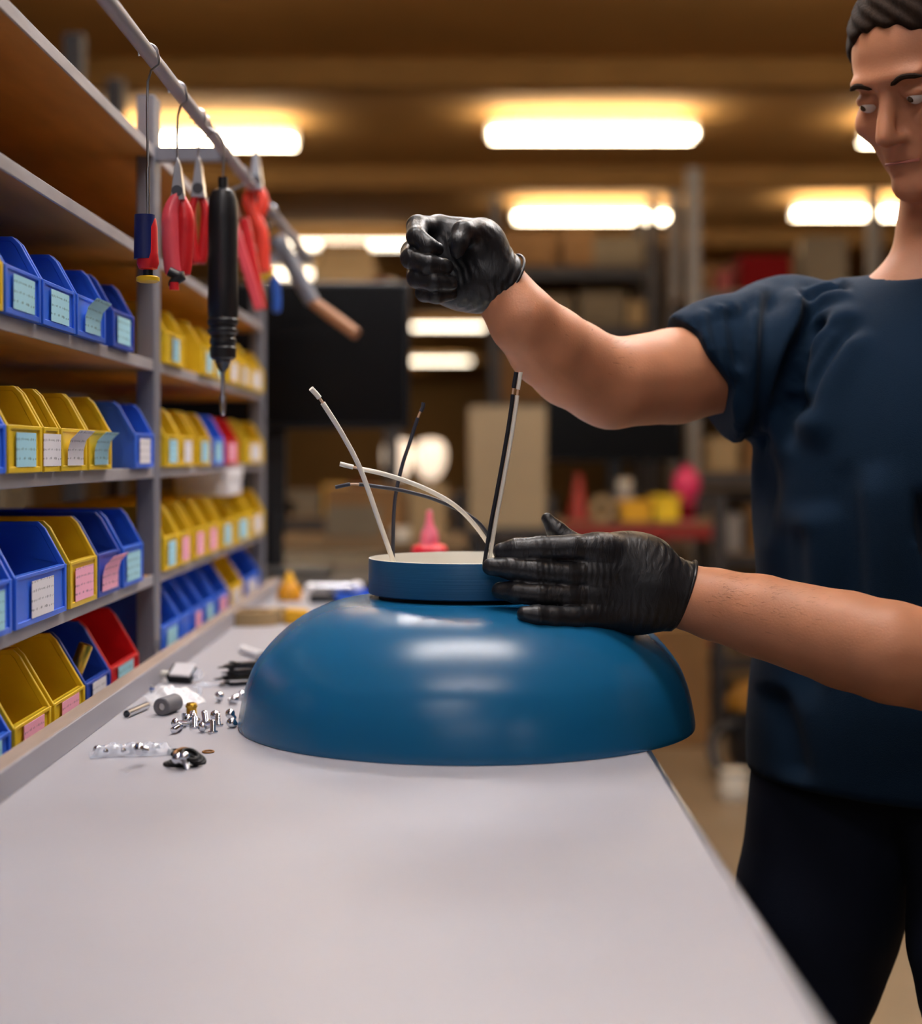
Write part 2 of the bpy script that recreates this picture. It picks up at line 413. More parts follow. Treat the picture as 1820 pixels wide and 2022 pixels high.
ceiling_light(-2.0, 34.5, 2, 'added far fill light hidden behind the monitor, farthest of three')  # third added lamp, nearest the back wall
ceiling_light(-3.6, 9.6, 2, 'added fill light, out of view at far left behind the shelving')  # added off to the side for more warm light in the hall

# ------------------------------------------------------------------ workbench
BZ = .9
wb = thing('workbench', (0, 0, 0), 'long pale grey workbench carrying the blue lamp and the bin shelving', 'workbench')
MB().box(-.80, .186, .62, 3.50, BZ-.036, BZ).build('bench_top', 'bench_top', wb, bevel=.002)
e = MB().box(.186, .1905, .62, 3.50, BZ-.040, BZ+.0005).build('edge_strip', 'steel', wb, bevel=.001); e['label'] = 'shiny metal strip along the bench edge'
MB().box(-.393, -.3905, .62, 3.50, BZ, BZ+.0264).build('edge_rail', 'rail_grey', wb, bevel=.0008)
MB().box(-.4125, -.393, .62, 3.50, BZ, BZ+.0266).build('rail_cap', 'rail_wood', wb, bevel=.001)
for x in (-.74, .12):
    for y in (.70, 2.05, 3.42):
        MB().box(x-.025, x+.025, y-.025, y+.025, 0, BZ-.036).build('leg', 'rack_dark', wb, bevel=.002)
for x in (-.74, .12):
    MB().box(x-.02, x+.02, .72, 3.40, .30, .35).build('stretcher', 'rack_dark', wb, bevel=.002)

# ------------------------------------------------------------------ shelving with bins
SX0, SX1 = -.76, -.430
LEV = [1.028, 1.178, 1.328, 1.478, 1.628]
sh = thing('shelving_unit', (-.6, 2.2, BZ), 'grey metal and board shelving unit standing on the bench, full of bins', 'shelving')
for z in LEV:
    s = MB().box(SX0, SX1-.003, 1.02, 3.52, z-.014, z).build('shelf', 'shelf_board', sh, world=True)
    MB().box(SX1-.003, SX1, 1.02, 3.52, z-.0145, z+.0005).build('front_edge', 'shelf_edge', s, bevel=.001, world=True)
for y0, y1 in ((1.02, 1.06), (2.252, 2.298), (3.47, 3.53)):
    for x0, x1 in ((SX1-.024, SX1+.0015), (SX0-.002, SX0+.022)):
        MB().box(x0, x1, y0, y1, BZ, 1.70).build('post', 'post_grey', sh, bevel=.002, world=True)
def bin_mesh(w, d, h, lip, t=.0028, steep=.020):
    """open-fronted stacking bin, front at x=0, base at z=0"""
    m = MB(); sl = steep*h/.086
    zf = lip; q = lip+.006
    side = [(0, 0), (0, zf), (-sl, h-.007), (-sl-.007, h), (-d, h), (-d, 0)]
    for s in (-1, 1):
        y = s*(w/2-.004); m.prism([(x, z) for x, z in side], min(y, y+s*t), max(y, y+s*t))
        # thick rolled rim along slope and top
        rim = [(0.0015, zf-.002), (-sl+.0015, h-.006), (-sl-.006, h+.0012), (-d, h+.0012), (-d, h-.004), (-sl-.008, h-.004), (-sl-.0035, h-.009), (-.0045, zf-.005)]
        m.prism(rim, min(y-s*.001, y+s*.0045), max(y-s*.001, y+s*.0045))
    m.box(-d, 0, -w/2+.004, w/2-.004, 0, t)
    m.box(-d, -d+t, -w/2+.004, w/2-.004, 0, h)
    m.box(-t, 0, -w/2+.004, w/2-.004, 0, zf)
    m.box(-.006, .0015, -w/2+.001, w/2-.001, zf-.004, zf)
    m.box(-.002, .002, -w/2+.0005, -w/2+.008, 0, zf); m.box(-.002, .002, w/2-.008, w/2-.0005, 0, zf)
    m.box(-.004, .0018, -w/2+.001, w/2-.001, 0, .006)
    return m
NB = {}
CN = {'yellow': 'yellow', 'blue': 'blue', 'darkblue': 'dark blue', 'red': 'red'}
def storage_bin(y0, y1, zb, color, card, row, bay, h=.086, x=-.425, d=.20, cardw=None, curl=False, extra='', tilt=0, lip=None, steep=.020):
    key = (row, bay); n = NB.get(key, 0); NB[key] = n+1
    w = (y1-y0)-.002
    lip = lip or .046*h/.086
    r = bin_mesh(w, d, h, lip, steep=steep).build('storage_bin', 'bin_'+color, bevel=.0008)
    r.location = (x, (y0+y1)/2, zb+.0004); r.rotation_euler.z = tilt
    cw = {'blue': 'pale blue card', 'pink': 'pink card', 'white': 'white card', None: 'bare front'}[card]
    tag(r, '%s bin, %s%s, %s along the %s, %s bay' % (CN[color], cw, extra, ORD[n], row, bay), 'storage bin', 'parts bins on the shelving')
    if card:
        c = MB(); lw = cardw or w*.55; lh = lip*.72; z0 = .006
        if curl:
            pts = [(.0026, z0), (.0028, z0+lh*.5), (.006, z0+lh*.85), (.016, z0+lh*1.15)]
            vs = []; 
            for px_, pz in pts: vs += [(px_, -lw/2, pz), (px_, lw/2, pz)]
            for px_, pz in pts: vs += [(px_+.0006, -lw/2, pz), (px_+.0006, lw/2, pz)]
            fs = [(2*i, 2*i+1, 2*i+3, 2*i+2) for i in range(3)]+[(8+2*i, 8+2*i+2, 8+2*i+3, 8+2*i+1) for i in range(3)]
            fs += [(0, 8, 9, 1), (6, 7, 15, 14)]+[(2*i, 2*i+2, 10+2*i, 8+2*i) for i in range(3)]+[(2*i+1, 9+2*i, 11+2*i, 2*i+3) for i in range(3)]
            c.add(vs, fs)
        else:
            c.box(.0019, .0025, -lw/2, lw/2, z0, z0+lh)
        c.build('label_card', 'card_'+card, r)['label'] = {'blue': 'pale blue', 'pink': 'pink', 'white': 'white'}[card]+' paper label with handwriting'
    return r
TOP, SEC, THI, LOW = 'second shelf from top', 'middle shelf', 'lower shelf', 'bench level'
for y0, y1, c, k in ((1.36, 1.49, 'yellow', 'white'), (1.495, 1.625, 'blue', 'blue'), (1.63, 1.77, 'blue', 'blue'),
                     (1.776, 1.92, 'blue', 'blue'), (1.959, 2.086, 'darkblue', 'blue')):
    storage_bin(y0, y1, LEV[2], c, k, TOP, 'near', curl=(y0 == 1.776), cardw=.075)
storage_bin(2.10, 2.235, LEV[2], 'yellow', None, TOP, 'near', x=-.475, d=.25)
for y0, y1, k, x in ((2.314, 2.471, 'blue', -.425), (2.485, 2.60, None, -.455), (2.63, 2.786, 'blue', -.425), (2.80, 2.93, 'blue', -.43),
                  (2.94, 3.08, 'white', -.425), (3.09, 3.22, 'white', -.425), (3.23, 3.45, 'white', -.425)):
    storage_bin(y0, y1, LEV[2], 'yellow', k, TOP, 'far', cardw=.055 if k == 'blue' else None, x=x)
for y0, y1, c, k, cu in ((1.37, 1.50, 'blue', 'white', 0), (1.505, 1.63, 'yellow', 'blue', 0), (1.635, 1.70, 'yellow', 'white', 0), (1.705, 1.825, 'yellow', 'white', 1),
                     (1.831, 1.953, 'yellow', 'blue', 1), (2.092, 2.223, 'blue', 'white', 0)):
    storage_bin(y0, y1, LEV[1], c, k, SEC, 'near', curl=bool(cu), cardw=.07)
for y0, y1, c, k in ((2.31, 2.43, 'yellow', 'blue'), (2.435, 2.56, 'yellow', 'white'), (2.60, 2.73, 'yellow', 'blue'), (2.747, 2.88, 'blue', 'blue'),
                     (2.90, 3.06, 'red', 'pink'), (3.08, 3.18, 'blue', None), (3.19, 3.45, 'yellow', 'white')):
    storage_bin(y0, y1, LEV[1], c, k, SEC, 'far', x=-.45 if k is None else -.425)
for y0, y1, c, k, cu in ((1.38, 1.52, 'blue', 'blue', 0), (1.53, 1.73, 'blue', 'white', 0), (1.745, 1.875, 'yellow', 'pink', 0), (1.880, 2.0, 'darkblue', 'pink', 1), (2.02, 2.147, 'blue', 'blue', 0)):
    storage_bin(y0, y1, LEV[0], c, k, THI, 'near', h=.095, curl=bool(cu), cardw=.085)
for y0, y1, k in ((2.305, 2.415, 'blue'), (2.425, 2.53, 'pink'), (2.56, 2.675, 'pink'), (2.69, 2.82, 'pink'), (2.85, 3.0, 'blue'), (3.03, 3.24, 'blue'), (3.25, 3.465, 'white')):
    storage_bin(y0, y1, LEV[0], 'yellow', k, THI, 'far', h=.092)
for y0, y1, c, k in ((1.38, 1.53, 'blue', 'blue'), (1.54, 1.68, 'yellow', 'pink'), (1.69, 1.83, 'yellow', 'pink'), (1.836, 1.964, 'darkblue', 'white'), (1.968, 2.135, 'red', 'blue')):
    storage_bin(y0, y1, BZ, c, k, LOW, 'near', h=.092, x=-.4285, lip=.034, steep=.030)
for y0, y1, c, k in ((2.305, 2.455, 'blue', 'blue'), (2.462, 2.56, 'blue', None), (2.57, 2.67, 'blue', 'pink'), (2.68, 2.80, 'blue', 'blue'),
                     (2.82, 2.965, 'blue', 'pink'), (2.98, 3.158, 'yellow', 'white'), (3.17, 3.42, 'blue', 'white')):
    storage_bin(y0, y1, BZ, c, k, LOW, 'far', h=.112, x=-.4285, lip=.048, steep=.030)
# long yellow box behind the near bins of the lower shelf, small things lying in and on the bins
b = MB(); b.box(-.70, -.66, 1.55, 2.235, 0, .004).box(-.744, -.70, 1.55, 2.235, 0, .004)
b = MB().box(-.745, -.655, 1.55, 2.235, LEV[0]+.001, LEV[0]+.004).box(-.745, -.741, 1.55, 2.235, LEV[0]+.001, LEV[0]+.108)
b.box(-.659, -.655, 1.55, 2.235, LEV[0]+.001, LEV[0]+.108).box(-.745, -.655, 1.55, 1.554, LEV[0]+.001, LEV[0]+.108).box(-.745, -.655, 2.231, 2.235, LEV[0]+.001, LEV[0]+.108)
tag(b.build('long_box', 'bin_yellow', bevel=.001), 'long yellow box behind the blue bins of the lower shelf', 'box')
pb = thing('paper_carton', (-.47, 3.02, LEV[0]+.093), 'small white paper carton lying on yellow bins of the lower shelf', 'carton')
MB().box(-.05, .05, -.10, .065, 0, .045).build('carton_body', 'white_plastic', pb, bevel=.003)
MB().box(-.052, .052, -.102, .067, .030, .049).build('lid', 'white_plastic', pb, bevel=.002)
t = tag(MB().lathe([(.0075, 0), (.0085, .002), (.0085, .072), (.0075, .074), (.006, .074), (.006, .003)], 20, cap=True).build('metal_tube', 'brass'),
        'dull brass tube leaning in the dark blue bin by the bench rail', 'tube')
t.matrix_basis = aim((-.462, 1.872, BZ+.006), (.28, .03, .75))

# ------------------------------------------------------------------ the blue lamp
LX, LY = .0062, 1.78
lamp = thing('pendant_lamp', (LX, LY, BZ+.0004), 'large glossy blue dome lamp with round canopy and loose wires, upright on the bench', 'lamp')
prof = [(.2500, 0), (.2502, .004), (.2496, .010), (.2478, .020), (.2452, .032), (.2412, .046), (.2330, .0655), (.2190, .0850), (.2020, .1022), (.1830, .1168), (.1640, .1265), (.1420, .1342), (.1200, .1378), (.1000, .1392), (.03, .1398)]
pp = bez([(r, 0, z) for r, z in prof], 5); out = [(p[0], p[2]) for p in pp]
inn = [(max(r-.0022, .0), z-.0022 if z > .02 else z) for r, z in reversed(out)]
MB().lathe(out+inn, 128, cap=False).build('shade', 'lamp_blue', lamp, angle=60)
cr, c0, c1 = .1082, .1434, .1820
MB().lathe([(.001, c0), (cr-.0012, c0), (cr, c0+.0012), (cr, c1-.001), (cr-.0004, c1)], 128, cap=False).build('canopy', 'canopy_blue', lamp, angle=30)
can = [c for c in lamp.children if c.name.startswith('canopy')][0]
lin_ = MB().lathe([(cr-.0003, c1), (cr-.0016, c1+.0003), (cr-.0020, c1-.001), (cr-.0020, c0+.002), (.001, c0+.002)], 128, cap=False).build('liner', 'cream_paint', can, angle=30); lin_['label'] = 'cream painted inside of the canopy'
for k in range(6):
    a = k*math.pi/3+.35
    MB().lathe([(.006, .1385), (.006, c0)], 14, Matrix.Translation((.088*math.cos(a), .088*math.sin(a), 0))).build('spacer', 'gap_shade', lamp)
MB().lathe([(.097, .1388), (.097, c0+.0002)], 64, cap=False).build('collar', 'gap_shade', lamp)['label'] = 'dark band for the shadow gap between shade and canopy'  # dark band paints the shade of the gap under the canopy
def wire(pts, r, m, label, strip=.85, tip=None, tip_m=None, offset=(0, 0, 0)):
    q = bez([Vector(p)+Vector(offset) for p in pts], 12)
    L = [0]
    for i in range(1, len(q)): L.append(L[-1]+(q[i]-q[i-1]).length)
    s0, s1 = strip
    cutA = max(i for i in range(len(q)) if L[i] <= L[-1]-s0); cutB = min(i for i in range(len(q)) if L[i] >= L[-1]-s1)
    w = MB().tube(q[:cutA+1], r, 12).build('wire', m, lamp, world=True); w['label'] = label
    MB().tube(q[cutA:cutB+1], r*.55, 10).build('conductor', 'copper', w, world=True)
    MB().tube(q[cutB:], r*1.03, 12).build('insulation_tip', tip_m or m, w, world=True)
    return w
def wz(px, py, y): return P(px, py, y)
wire([wz(781, 1125, 1.74), wz(776, 1108, 1.74), wz(752, 1040, 1.735), wz(712, 928, 1.72), wz(676, 858, 1.705), wz(645, 808, 1.69), wz(629, 784, 1.685), wz(614, 767, 1.68)], .0027, 'wire_white', 'straight white wire leaning left', (.020, .0145))
wire([wz(776, 1130, 1.79), wz(776, 1060, 1.79), wz(780, 985, 1.785), wz(794, 920, 1.785), wz(810, 870, 1.78), wz(826, 822, 1.78), wz(834, 806, 1.78), wz(836, 795, 1.78)], .0021, 'wire_grey', 'thin dark grey wire rising from the left', (.017, .011))
wire([wz(985, 1125, 1.76), wz(972, 1088, 1.76), wz(938, 1038, 1.755), wz(895, 996, 1.75), wz(835, 963, 1.745), wz(765, 938, 1.735), wz(708, 925, 1.73), wz(671, 916, 1.73)], .0025, 'wire_white', 'white wire bowed far over to the left', (.019, .016))
wire([wz(990, 1128, 1.768), wz(976, 1080, 1.768), wz(940, 1028, 1.765), wz(868, 990, 1.762), wz(800, 970, 1.755), wz(745, 961, 1.75), wz(698, 956, 1.745), wz(662, 962, 1.745)], .0021, 'wire_grey', 'thin dark wire bowed over below the white one', (.024, .0165))
pr = [(955, 1128), (957, 1108), (968, 1040), (985, 950), (1001, 860), (1010, 800), (1013, 772), (1019, 735)]
wire([wz(x, y, 1.700) for x, y in pr], .0023, 'wire_black', 'black wire of the standing pair', (.023, .0185))
wire([wz(x+9, y, 1.703) for x, y in pr], .0022, 'wire_white', 'white wire of the standing pair', (.024, .0195))

# ------------------------------------------------------------------ small parts on the bench
def onb(px, py, z=0.0):
    """point on the bench top (plus height z) that shows at this place of the photograph"""
    Y = (CAMZ-BZ-z)*F/(py-HOR); return Vector(((px-CXP)/F*Y, Y, BZ+z))
def screw_mesh(parent):
    h = MB().lathe([(.0001, .0042), (.0018, .0040), (.0036, .0032), (.0050, .0018), (.0055, .0004), (.0056, -.0004), (.0053, -.0009), (.0030, -.0010)], 24).build('head', 'chrome', parent, angle=50)
    MB().lathe([(.0001, .00425), (.0016, .00428), (.0016, .0041)], 6).build('hex_socket', 'dark_steel', h)
    pr_ = []
    z = -.001
    while z > -.0125:
        pr_ += [(.0028, z), (.0033, z-.0005)]; z -= .0010
    pr_ += [(.0024, z), (.0001, z-.0003)]
    MB().lathe(pr_, 18).build('shank', 'chrome', parent, angle=30)
SCR = None
def screw(px, py, axis, z, label, grp='silver screws on the bench'):
    """axis: direction the head points"""
    global SCR
    p = onb(px, py, z)
    M = aim(p, axis)
    if SCR is None:
        SCR = thing('screw', None, label, 'screw', grp, M=M); screw_mesh(SCR); return SCR
    o = dup(SCR); o.matrix_basis = M; return tag(o, label, 'screw', grp)
UPS = .0128        # a screw stood on its head: centre height
for px, py, ax, z, lb in (
    (346, 1428, (-.75, -.45, .12), .0058, 'leftmost silver screw of the cluster, head turned left'),
    (352, 1436, (.25, .9, .10), .0058, 'silver screw lying with its threaded end towards the viewer, left of cluster'),
    (365, 1432, (.1, -.2, -1), .0012, 'silver screw standing on its head beside the leftmost ones'),
    (370, 1420, (-.3, -.8, .35), .0075, 'silver screw tilted behind the left part of the cluster'),
    (384, 1436, (0, -.05, -1), .0012, 'silver screw standing on its head below the brass insert'),
    (386, 1424, (.3, .5, -1), .0040, 'silver screw leaning under the brass insert'),
    (399, 1436, (-.6, -.5, -.1), .0058, 'silver screw lying slantwise in the middle of the cluster'),
    (406, 1425, (.1, .3, -1), .0012, 'silver screw standing on its head behind the slanted one'),
    (420, 1445, (0, 0, -1), .0012, 'silver screw standing on its head, nearest of the cluster'),
    (431, 1432, (.05, 0, -1), .0012, 'silver screw standing on its head right of the nearest one'),
    (424.5, 1412, (-.1, -.85, .45), .0095, 'silver screw with domed head up, above the right end of cluster'),
    (454, 1409, (-.2, -.8, .5), .0095, 'upper of two silver screws beside the lamp rim'),
    (457, 1427, (-.15, -.9, .25), .0060, 'lower of two silver screws beside the lamp rim'),
    (433, 1374, (.1, -.8, .5), .0080, 'lone silver screw on the bench behind the cluster'),
    (464, 1381, (.5, -.7, .2), .0060, 'silver screw by the lamp rim, left of its neighbour'),
    (478, 1372, (.6, -.5, .3), .0060, 'silver screw half hidden behind the lamp rim'),
    (274, 1478, (-.35, -.8, .25), .0172, 'silver screw lying on top of the clear plastic bag')):
    screw(px, py, ax, z, lb)
# clear bag with screws in it
bagp = onb(262, 1490)
bag = MB(); n, mm = 44, 14; vs = []; fs = []
rnd = random.Random(3)
for side in (1, -1):
    for i in range(n+1):
        for j in range(mm+1):
            u, v = i/n, j/mm
            e = max(0, 1-(2*v-1)**2)**.5*min(1, u*9)*min(1, (1-u)*9)
            zz = .0118*e*(.88+.10*math.sin(u*29)+.05*math.sin(u*77+v*9)) if side == 1 else .0006
            vs.append(((u-.5)*.083, (v-.5)*.030+.002*math.sin(u*6), .0008+max(zz, .0004) if side == 1 else .0004))
N1 = (n+1)*(mm+1)
for sidx in (0, 1):
    for i in range(n):
        for j in range(mm):
            a = sidx*N1+i*(mm+1)+j; q = (a, a+mm+1, a+mm+2, a+1); fs.append(q if sidx == 0 else q[::-1])
bag.add(vs, fs)
bo = tag(bag.build('clear_bag', 'clear_film', angle=80), 'clear plastic bag strip of screws lying at the front left', 'plastic bag')
bo.location = bagp; bo.rotation_euler.z = math.radians(14)
for k, u in enumerate((-.034, -.026, -.018, -.009, .0, .010, .022)):
    o = dup(SCR); a = math.radians(14)
    o.matrix_basis = Matrix.Translation(bagp+Vector((u*math.cos(a), u*math.sin(a)+.001*(-1)**k, .0060))) @ aim((0, 0, 0), (.25*(-1)**k, 1 if k % 2 else -1, .05)) @ Matrix.Scale(.82, 4)
    tag(o, 'silver screw inside the clear bag, %s from its left end' % ORD[k], 'screw', 'screws inside the clear bag')
# rubber rings
for k, (px, py, z, R, ax, m, lb) in enumerate((
    (341, 1508, .0016, .0074, (0, 0, 1), 'rubber_black', 'black rubber ring flat on the bench, leftmost of the pile'),
    (356, 1509, .0016, .0072, (.02, .03, 1), 'rubber_black', 'black rubber ring flat on the bench, nearest of the pile'),
    (347, 1505, .0050, .0070, (-.12, -.15, 1), 'rubber_black', 'black rubber ring lying on the two nearest ones'),
    (374, 1504, .0046, .0078, (.30, -.55, 1), 'rubber_black', 'black rubber ring leaning forward with a light sheen'),
    (388, 1499, .0044, .0080, (.45, -.40, 1), 'rubber_black', 'black rubber ring at the right end of the pile'),
    (382, 1495, .0085, .0080, (.50, -.45, 1), 'rubber_black', 'black rubber ring leaning over the right end one'),
    (376, 1490, .0125, .0078, (.42, -.40, 1), 'rubber_black', 'black rubber ring topmost of the pile'),
    (366, 1494, .0030, .0076, (.05, .1, 1), 'rubber_black', 'black rubber ring in the middle, under the screws'),
    (356, 1488, .0020, .0076, (.0, -.1, 1), 'rubber_black', 'black rubber ring at the back by the clear bag'),
    (360, 1486, .0062, .0072, (-.10, -.35, 1), 'rubber_brown', 'brown rubber ring at the back of the pile'),
    (347, 1484, .0020, .0070, (0, 0, 1), 'rubber_black', 'black rubber ring under the end of the clear bag'),
    (411, 1484, .0010, .0054, (0, -.03, 1), 'rubber_brown', 'single small amber ring right of the black pile'))):
    tag(MB().torus((0, 0, 0), R, .0019 if R > .0055 else .0009, ax).build('rubber_ring', m), lb, 'rubber ring', 'rubber rings in the front pile').location = onb(px, py, z)
screw(349, 1497, (-.5, -.6, .45), .0105, 'silver screw lying on the left of the rubber rings')
screw(363, 1493, (-.2, -.2, .9), .0125, 'silver screw lying on the right of the rubber rings')
# tubes, brass insert
t = tag(MB().lathe([(.0044, 0), (.0044, .062), (.0036, .062), (.0036, 0), (.0044, 0)], 24, cap=False).build('metal_tube', 'steel'), 'short bright steel tube lying against the bench rail', 'tube')
t.matrix_basis = aim(onb(250, 1410, .0044), (.010, .0592, 0))
t = thing('foam_roll', None, 'dark grey foam sleeve with white core, lying open end forward', 'roll', M=aim(onb(318, 1396, .0103), (.22, .8, 0)))
MB().lathe([(.0042, 0), (.0090, 0), (.0102, .0012), (.0102, .036), (.0092, .037), (.0042, .037), (.0042, 0)], 28, cap=False).build('sleeve', 'grey_foam', t)
MB().lathe([(.0041, .003), (.0041, .034)], 20).build('core', 'white_plastic', t)['label'] = 'white core'
br = thing('brass_insert', onb(378, 1411), 'small brass knurled insert standing behind the silver screws', 'insert')
prb = []
for i in range(13): prb += [(.0062, i*.001), (.0058, i*.001+.0005)]
MB().lathe([(.0048, 0)]+prb+[(.0050, .0135), (.0032, .0135), (.0032, .002)], 24).build('knurled_body', 'brass', br, angle=20)
MB().lathe([(.0068, .0085), (.0068, .0105)], 24).build('flange', 'brass', br)
# connector, clips, bag, plastic bits
cn = thing('terminal_block', onb(362, 1347), 'black terminal block with white top and clear lug, by the rail', 'connector', M=Matrix.Translation(onb(362, 1347)+Vector((0, 0, .0065))) @ Matrix.Rotation(math.radians(-22), 4, 'Z') @ Matrix.Rotation(math.radians(38), 4, 'X'))
MB().box(-.017, .017, -.012, .012, 0, .012).build('block_body', 'black_plastic', cn, bevel=.0012)
MB().box(-.011, .019, -.011, .011, .012, .0155).build('cover', 'white_plastic', cn, bevel=.001)['label'] = 'white cover'
MB().lathe([(.0045, 0), (.0045, .010), (.003, .011)], 16, aim((-.017, -.004, .008), (-1, 0, 0))).build('ferrule', 'cream_paint', cn)
MB().box(.019, .030, -.006, .006, .002, .011).build('lug', 'clear_film', cn, bevel=.001)
for k, (px, py, z, rz, lb) in enumerate(((480, 1352, 0, .5, 'black plastic clip lowest of the stack beside the lamp'), (474, 1349, .0052, .25, 'black plastic clip second up in the stack beside the lamp'),
                            (484, 1349, .0104, .7, 'black plastic clip third up in the stack beside the lamp'), (488, 1351, .0156, .45, 'black plastic clip fourth up in the stack beside the lamp'), (482, 1350, .0208, .2, 'black plastic clip fifth up in the stack beside the lamp'), (490, 1352, .026, .6, 'black plastic clip topmost of the stack beside the lamp'))):
    c = tag(MB().box(-.022, .022, -.010, .010, 0, .003).box(-.022, -.016, -.010, .010, .003, .0049).box(.016, .022, -.010, .010, .003, .0049)
            .prism([(-.034, .0005), (-.022, 0), (-.022, .003), (-.034, .0015)], -.004, .004).build('plastic_clip', 'black_plastic', bevel=.0006), lb, 'clip', 'stacked black plastic clips')
    c.location = onb(px, py)+Vector((0, 0, z)); c.rotation_euler.z = rz
def crumple(w, d, h, seed, n=34):
    r_ = random.Random(seed); ph = [r_.uniform(0, 6.28) for _ in range(8)]; fr = [r_.uniform(3, 15) for _ in range(8)]
    def hh(u, v):
        e = min(1, 4*min(u, 1-u))*min(1, 4*min(v, 1-v))
        s = sum(abs(math.sin(fr[i]*(u*math.cos(i)+v*math.sin(i))+ph[i])) for i in range(8))/8
        return .0006+h*e*(.25+1.1*s*s)
    vs = [((i/n-.5)*w*(1+.1*math.sin(j)), (j/n-.5)*d*(1+.08*math.sin(i*.7)), hh(i/n, j/n)) for i in range(n+1) for j in range(n+1)]
    N = len(vs); vs += [(x, y, .0002) for x, y, z in vs]
    fs = [(i*(n+1)+j, (i+1)*(n+1)+j, (i+1)*(n+1)+j+1, i*(n+1)+j+1) for i in range(n) for j in range(n)]
    fs += [tuple(N+q for q in f[::-1]) for f in fs]
    for k in range(n):
        for a, b_ in ((k, k+1), ((n+1)*n+k+1, (n+1)*n+k), ((k+1)*(n+1), k*(n+1)), (k*(n+1)+n, (k+1)*(n+1)+n)):
            fs.append((a, b_, b_+N, a+N))
    return MB().add(vs, fs)
o = tag(crumple(.062, .075, .017, 5).build('crumpled_bag', 'white_film', angle=25), 'crumpled white plastic bag behind the grey foam roll', 'plastic bag'); o.location = onb(345, 1382); o.rotation_euler.z = .3
o = tag(crumple(.05, .03, .004, 9).build('plastic_scrap', 'clear_film', angle=25), 'flat scrap of clear film behind the lone screw', 'plastic film'); o.location = onb(425, 1353)
o = thing('plastic_anchor', onb(394, 1377), 'tiny bluish plastic anchor standing alone beyond the cluster', 'anchor')
MB().lathe([(.0012, 0), (.0020, .002), (.0030, .006), (.0030, .012), (.0022, .013)], 14).build('anchor_body', 'clear_film', o); MB().lathe([(.0022, .001), (.0026, .004)], 12).build('collar', 'steel', o)
o = thing('plastic_anchor', onb(300, 1374), 'tiny blue-grey anchor beside the bench rail', 'anchor')
MB().lathe([(.0014, 0), (.0026, .004), (.0026, .012), (.0018, .013)], 14).build('anchor_body', 'steel', o); MB().lathe([(.0030, .008), (.0030, .010)], 12).build('collar', 'tool_blue', o)
o = thing('plastic_tube', None, 'glossy white plastic tube lying left of the lamp shade', 'tube', M=aim(onb(478, 1282, .006), (.045, -.09, 0)))
MB().lathe([(.0045, 0), (.006, 0), (.006, .085), (.0045, .085), (.0045, 0)], 20, cap=False).build('sleeve', 'white_plastic', o)
MB().lathe([(.0068, .004), (.0068, .014)], 20).build('collar', 'white_plastic', o)
# far end of the bench
o = thing('tape_roll', onb(500, 1232), 'cream tape roll lying at the far end of the bench', 'tape roll')
MB().lathe([(.030, 0), (.048, 0), (.048, .024), (.030, .024), (.030, 0)], 32, cap=False).build('tape', 'carton_pale', o); MB().lathe([(.027, .001), (.0299, .001), (.0299, .023), (.027, .023), (.027, .001)], 32, cap=False).build('core', 'carton', o)
o = thing('tape_roll', onb(548, 1226), 'yellowish tape roll beside the cream roll, far bench end', 'tape roll')
MB().lathe([(.028, 0), (.046, 0), (.046, .020), (.028, .020), (.028, 0)], 32, cap=False).build('tape', 'tape', o); MB().lathe([(.025, .001), (.0279, .001), (.0279, .019), (.025, .019), (.025, .001)], 32, cap=False).build('core', 'carton', o)
o = thing('tape_measure', onb(586, 1232), 'small bright yellow tape measure just left of the dome', 'tape measure')
MB().box(-.020, .020, -.012, .012, 0, .026).build('case', 'yellow_item', o, bevel=.004); MB().box(.018, .026, -.006, .006, .002, .006).build('hook', 'steel', o)
o = thing('adhesive_bottle', onb(571, 1186), 'amber pointed glue bottle standing at the far bench end', 'bottle')
MB().lathe([(.024, 0), (.026, .004), (.026, .020), (.015, .036)], 24).build('bottle_body', 'amber_item', o); MB().lathe([(.014, .035), (.012, .042), (.004, .058), (.002, .060)], 18).build('nozzle', 'yellow_item', o)
o = thing('hand_tool', onb(655, 1190), 'black and silver tool lying beyond the blue dome', 'hand tool', rz=.05)
MB().box(-.045, .050, -.02, .02, 0, .018).build('base', 'black_plastic', o, bevel=.004)
MB().tube([(-.040, 0, .030), (.048, 0, .030)], .009, 14).build('barrel', 'steel', o)
MB().sphere((.050, 0, .030), .0135).build('knob', 'white_plastic', o); MB().sphere((-.044, 0, .028), .0115).build('end_cap', 'white_plastic', o)
MB().box(-.006, .006, -.006, .006, .016, .026).build('pillar', 'black_plastic', o)
o = tag(MB().sphere((0, 0, .013), (.016, .016, .013)).build('plastic_ball', 'white_plastic'), 'round white ball near the shelving post at bench end', 'ball'); o.location = onb(480, 1212)
o = thing('parts_tray', onb(716, 1192), 'small blue tray behind the dome by the canopy', 'tray')
MB().box(-.05, .05, -.04, .04, 0, .003).box(-.05, -.047, -.04, .04, 0, .024).box(.047, .05, -.04, .04, 0, .024).box(-.05, .05, -.04, -.037, 0, .024).box(-.05, .05, .037, .04, 0, .024).build('tray_body', 'bin_blue', o)
MB().box(-.053, .053, -.043, -.040, .020, .0245).build('rim', 'bin_blue', o)
# glue bottle with pointed cap
o = thing('glue_bottle', (-.0510, 2.60, BZ), 'red glue bottle with pointed pink cap behind the lamp', 'bottle')
MB().lathe([(.028, 0), (.030, .004), (.030, .118), (.026, .130), (.014, .138)], 32).build('bottle_body', 'glue_red', o)
MB().lathe([(.0285, .134), (.0285, .146), (.024, .150), (.015, .152)], 32).build('collar', 'glue_red', o)
MB().lathe([(.015, .151), (.0155, .160), (.013, .172), (.0075, .182), (.0055, .192), (.0045, .204), (.002, .206)], 24).build('nozzle', 'glue_pink', o)['label'] = 'pink pointed nozzle'

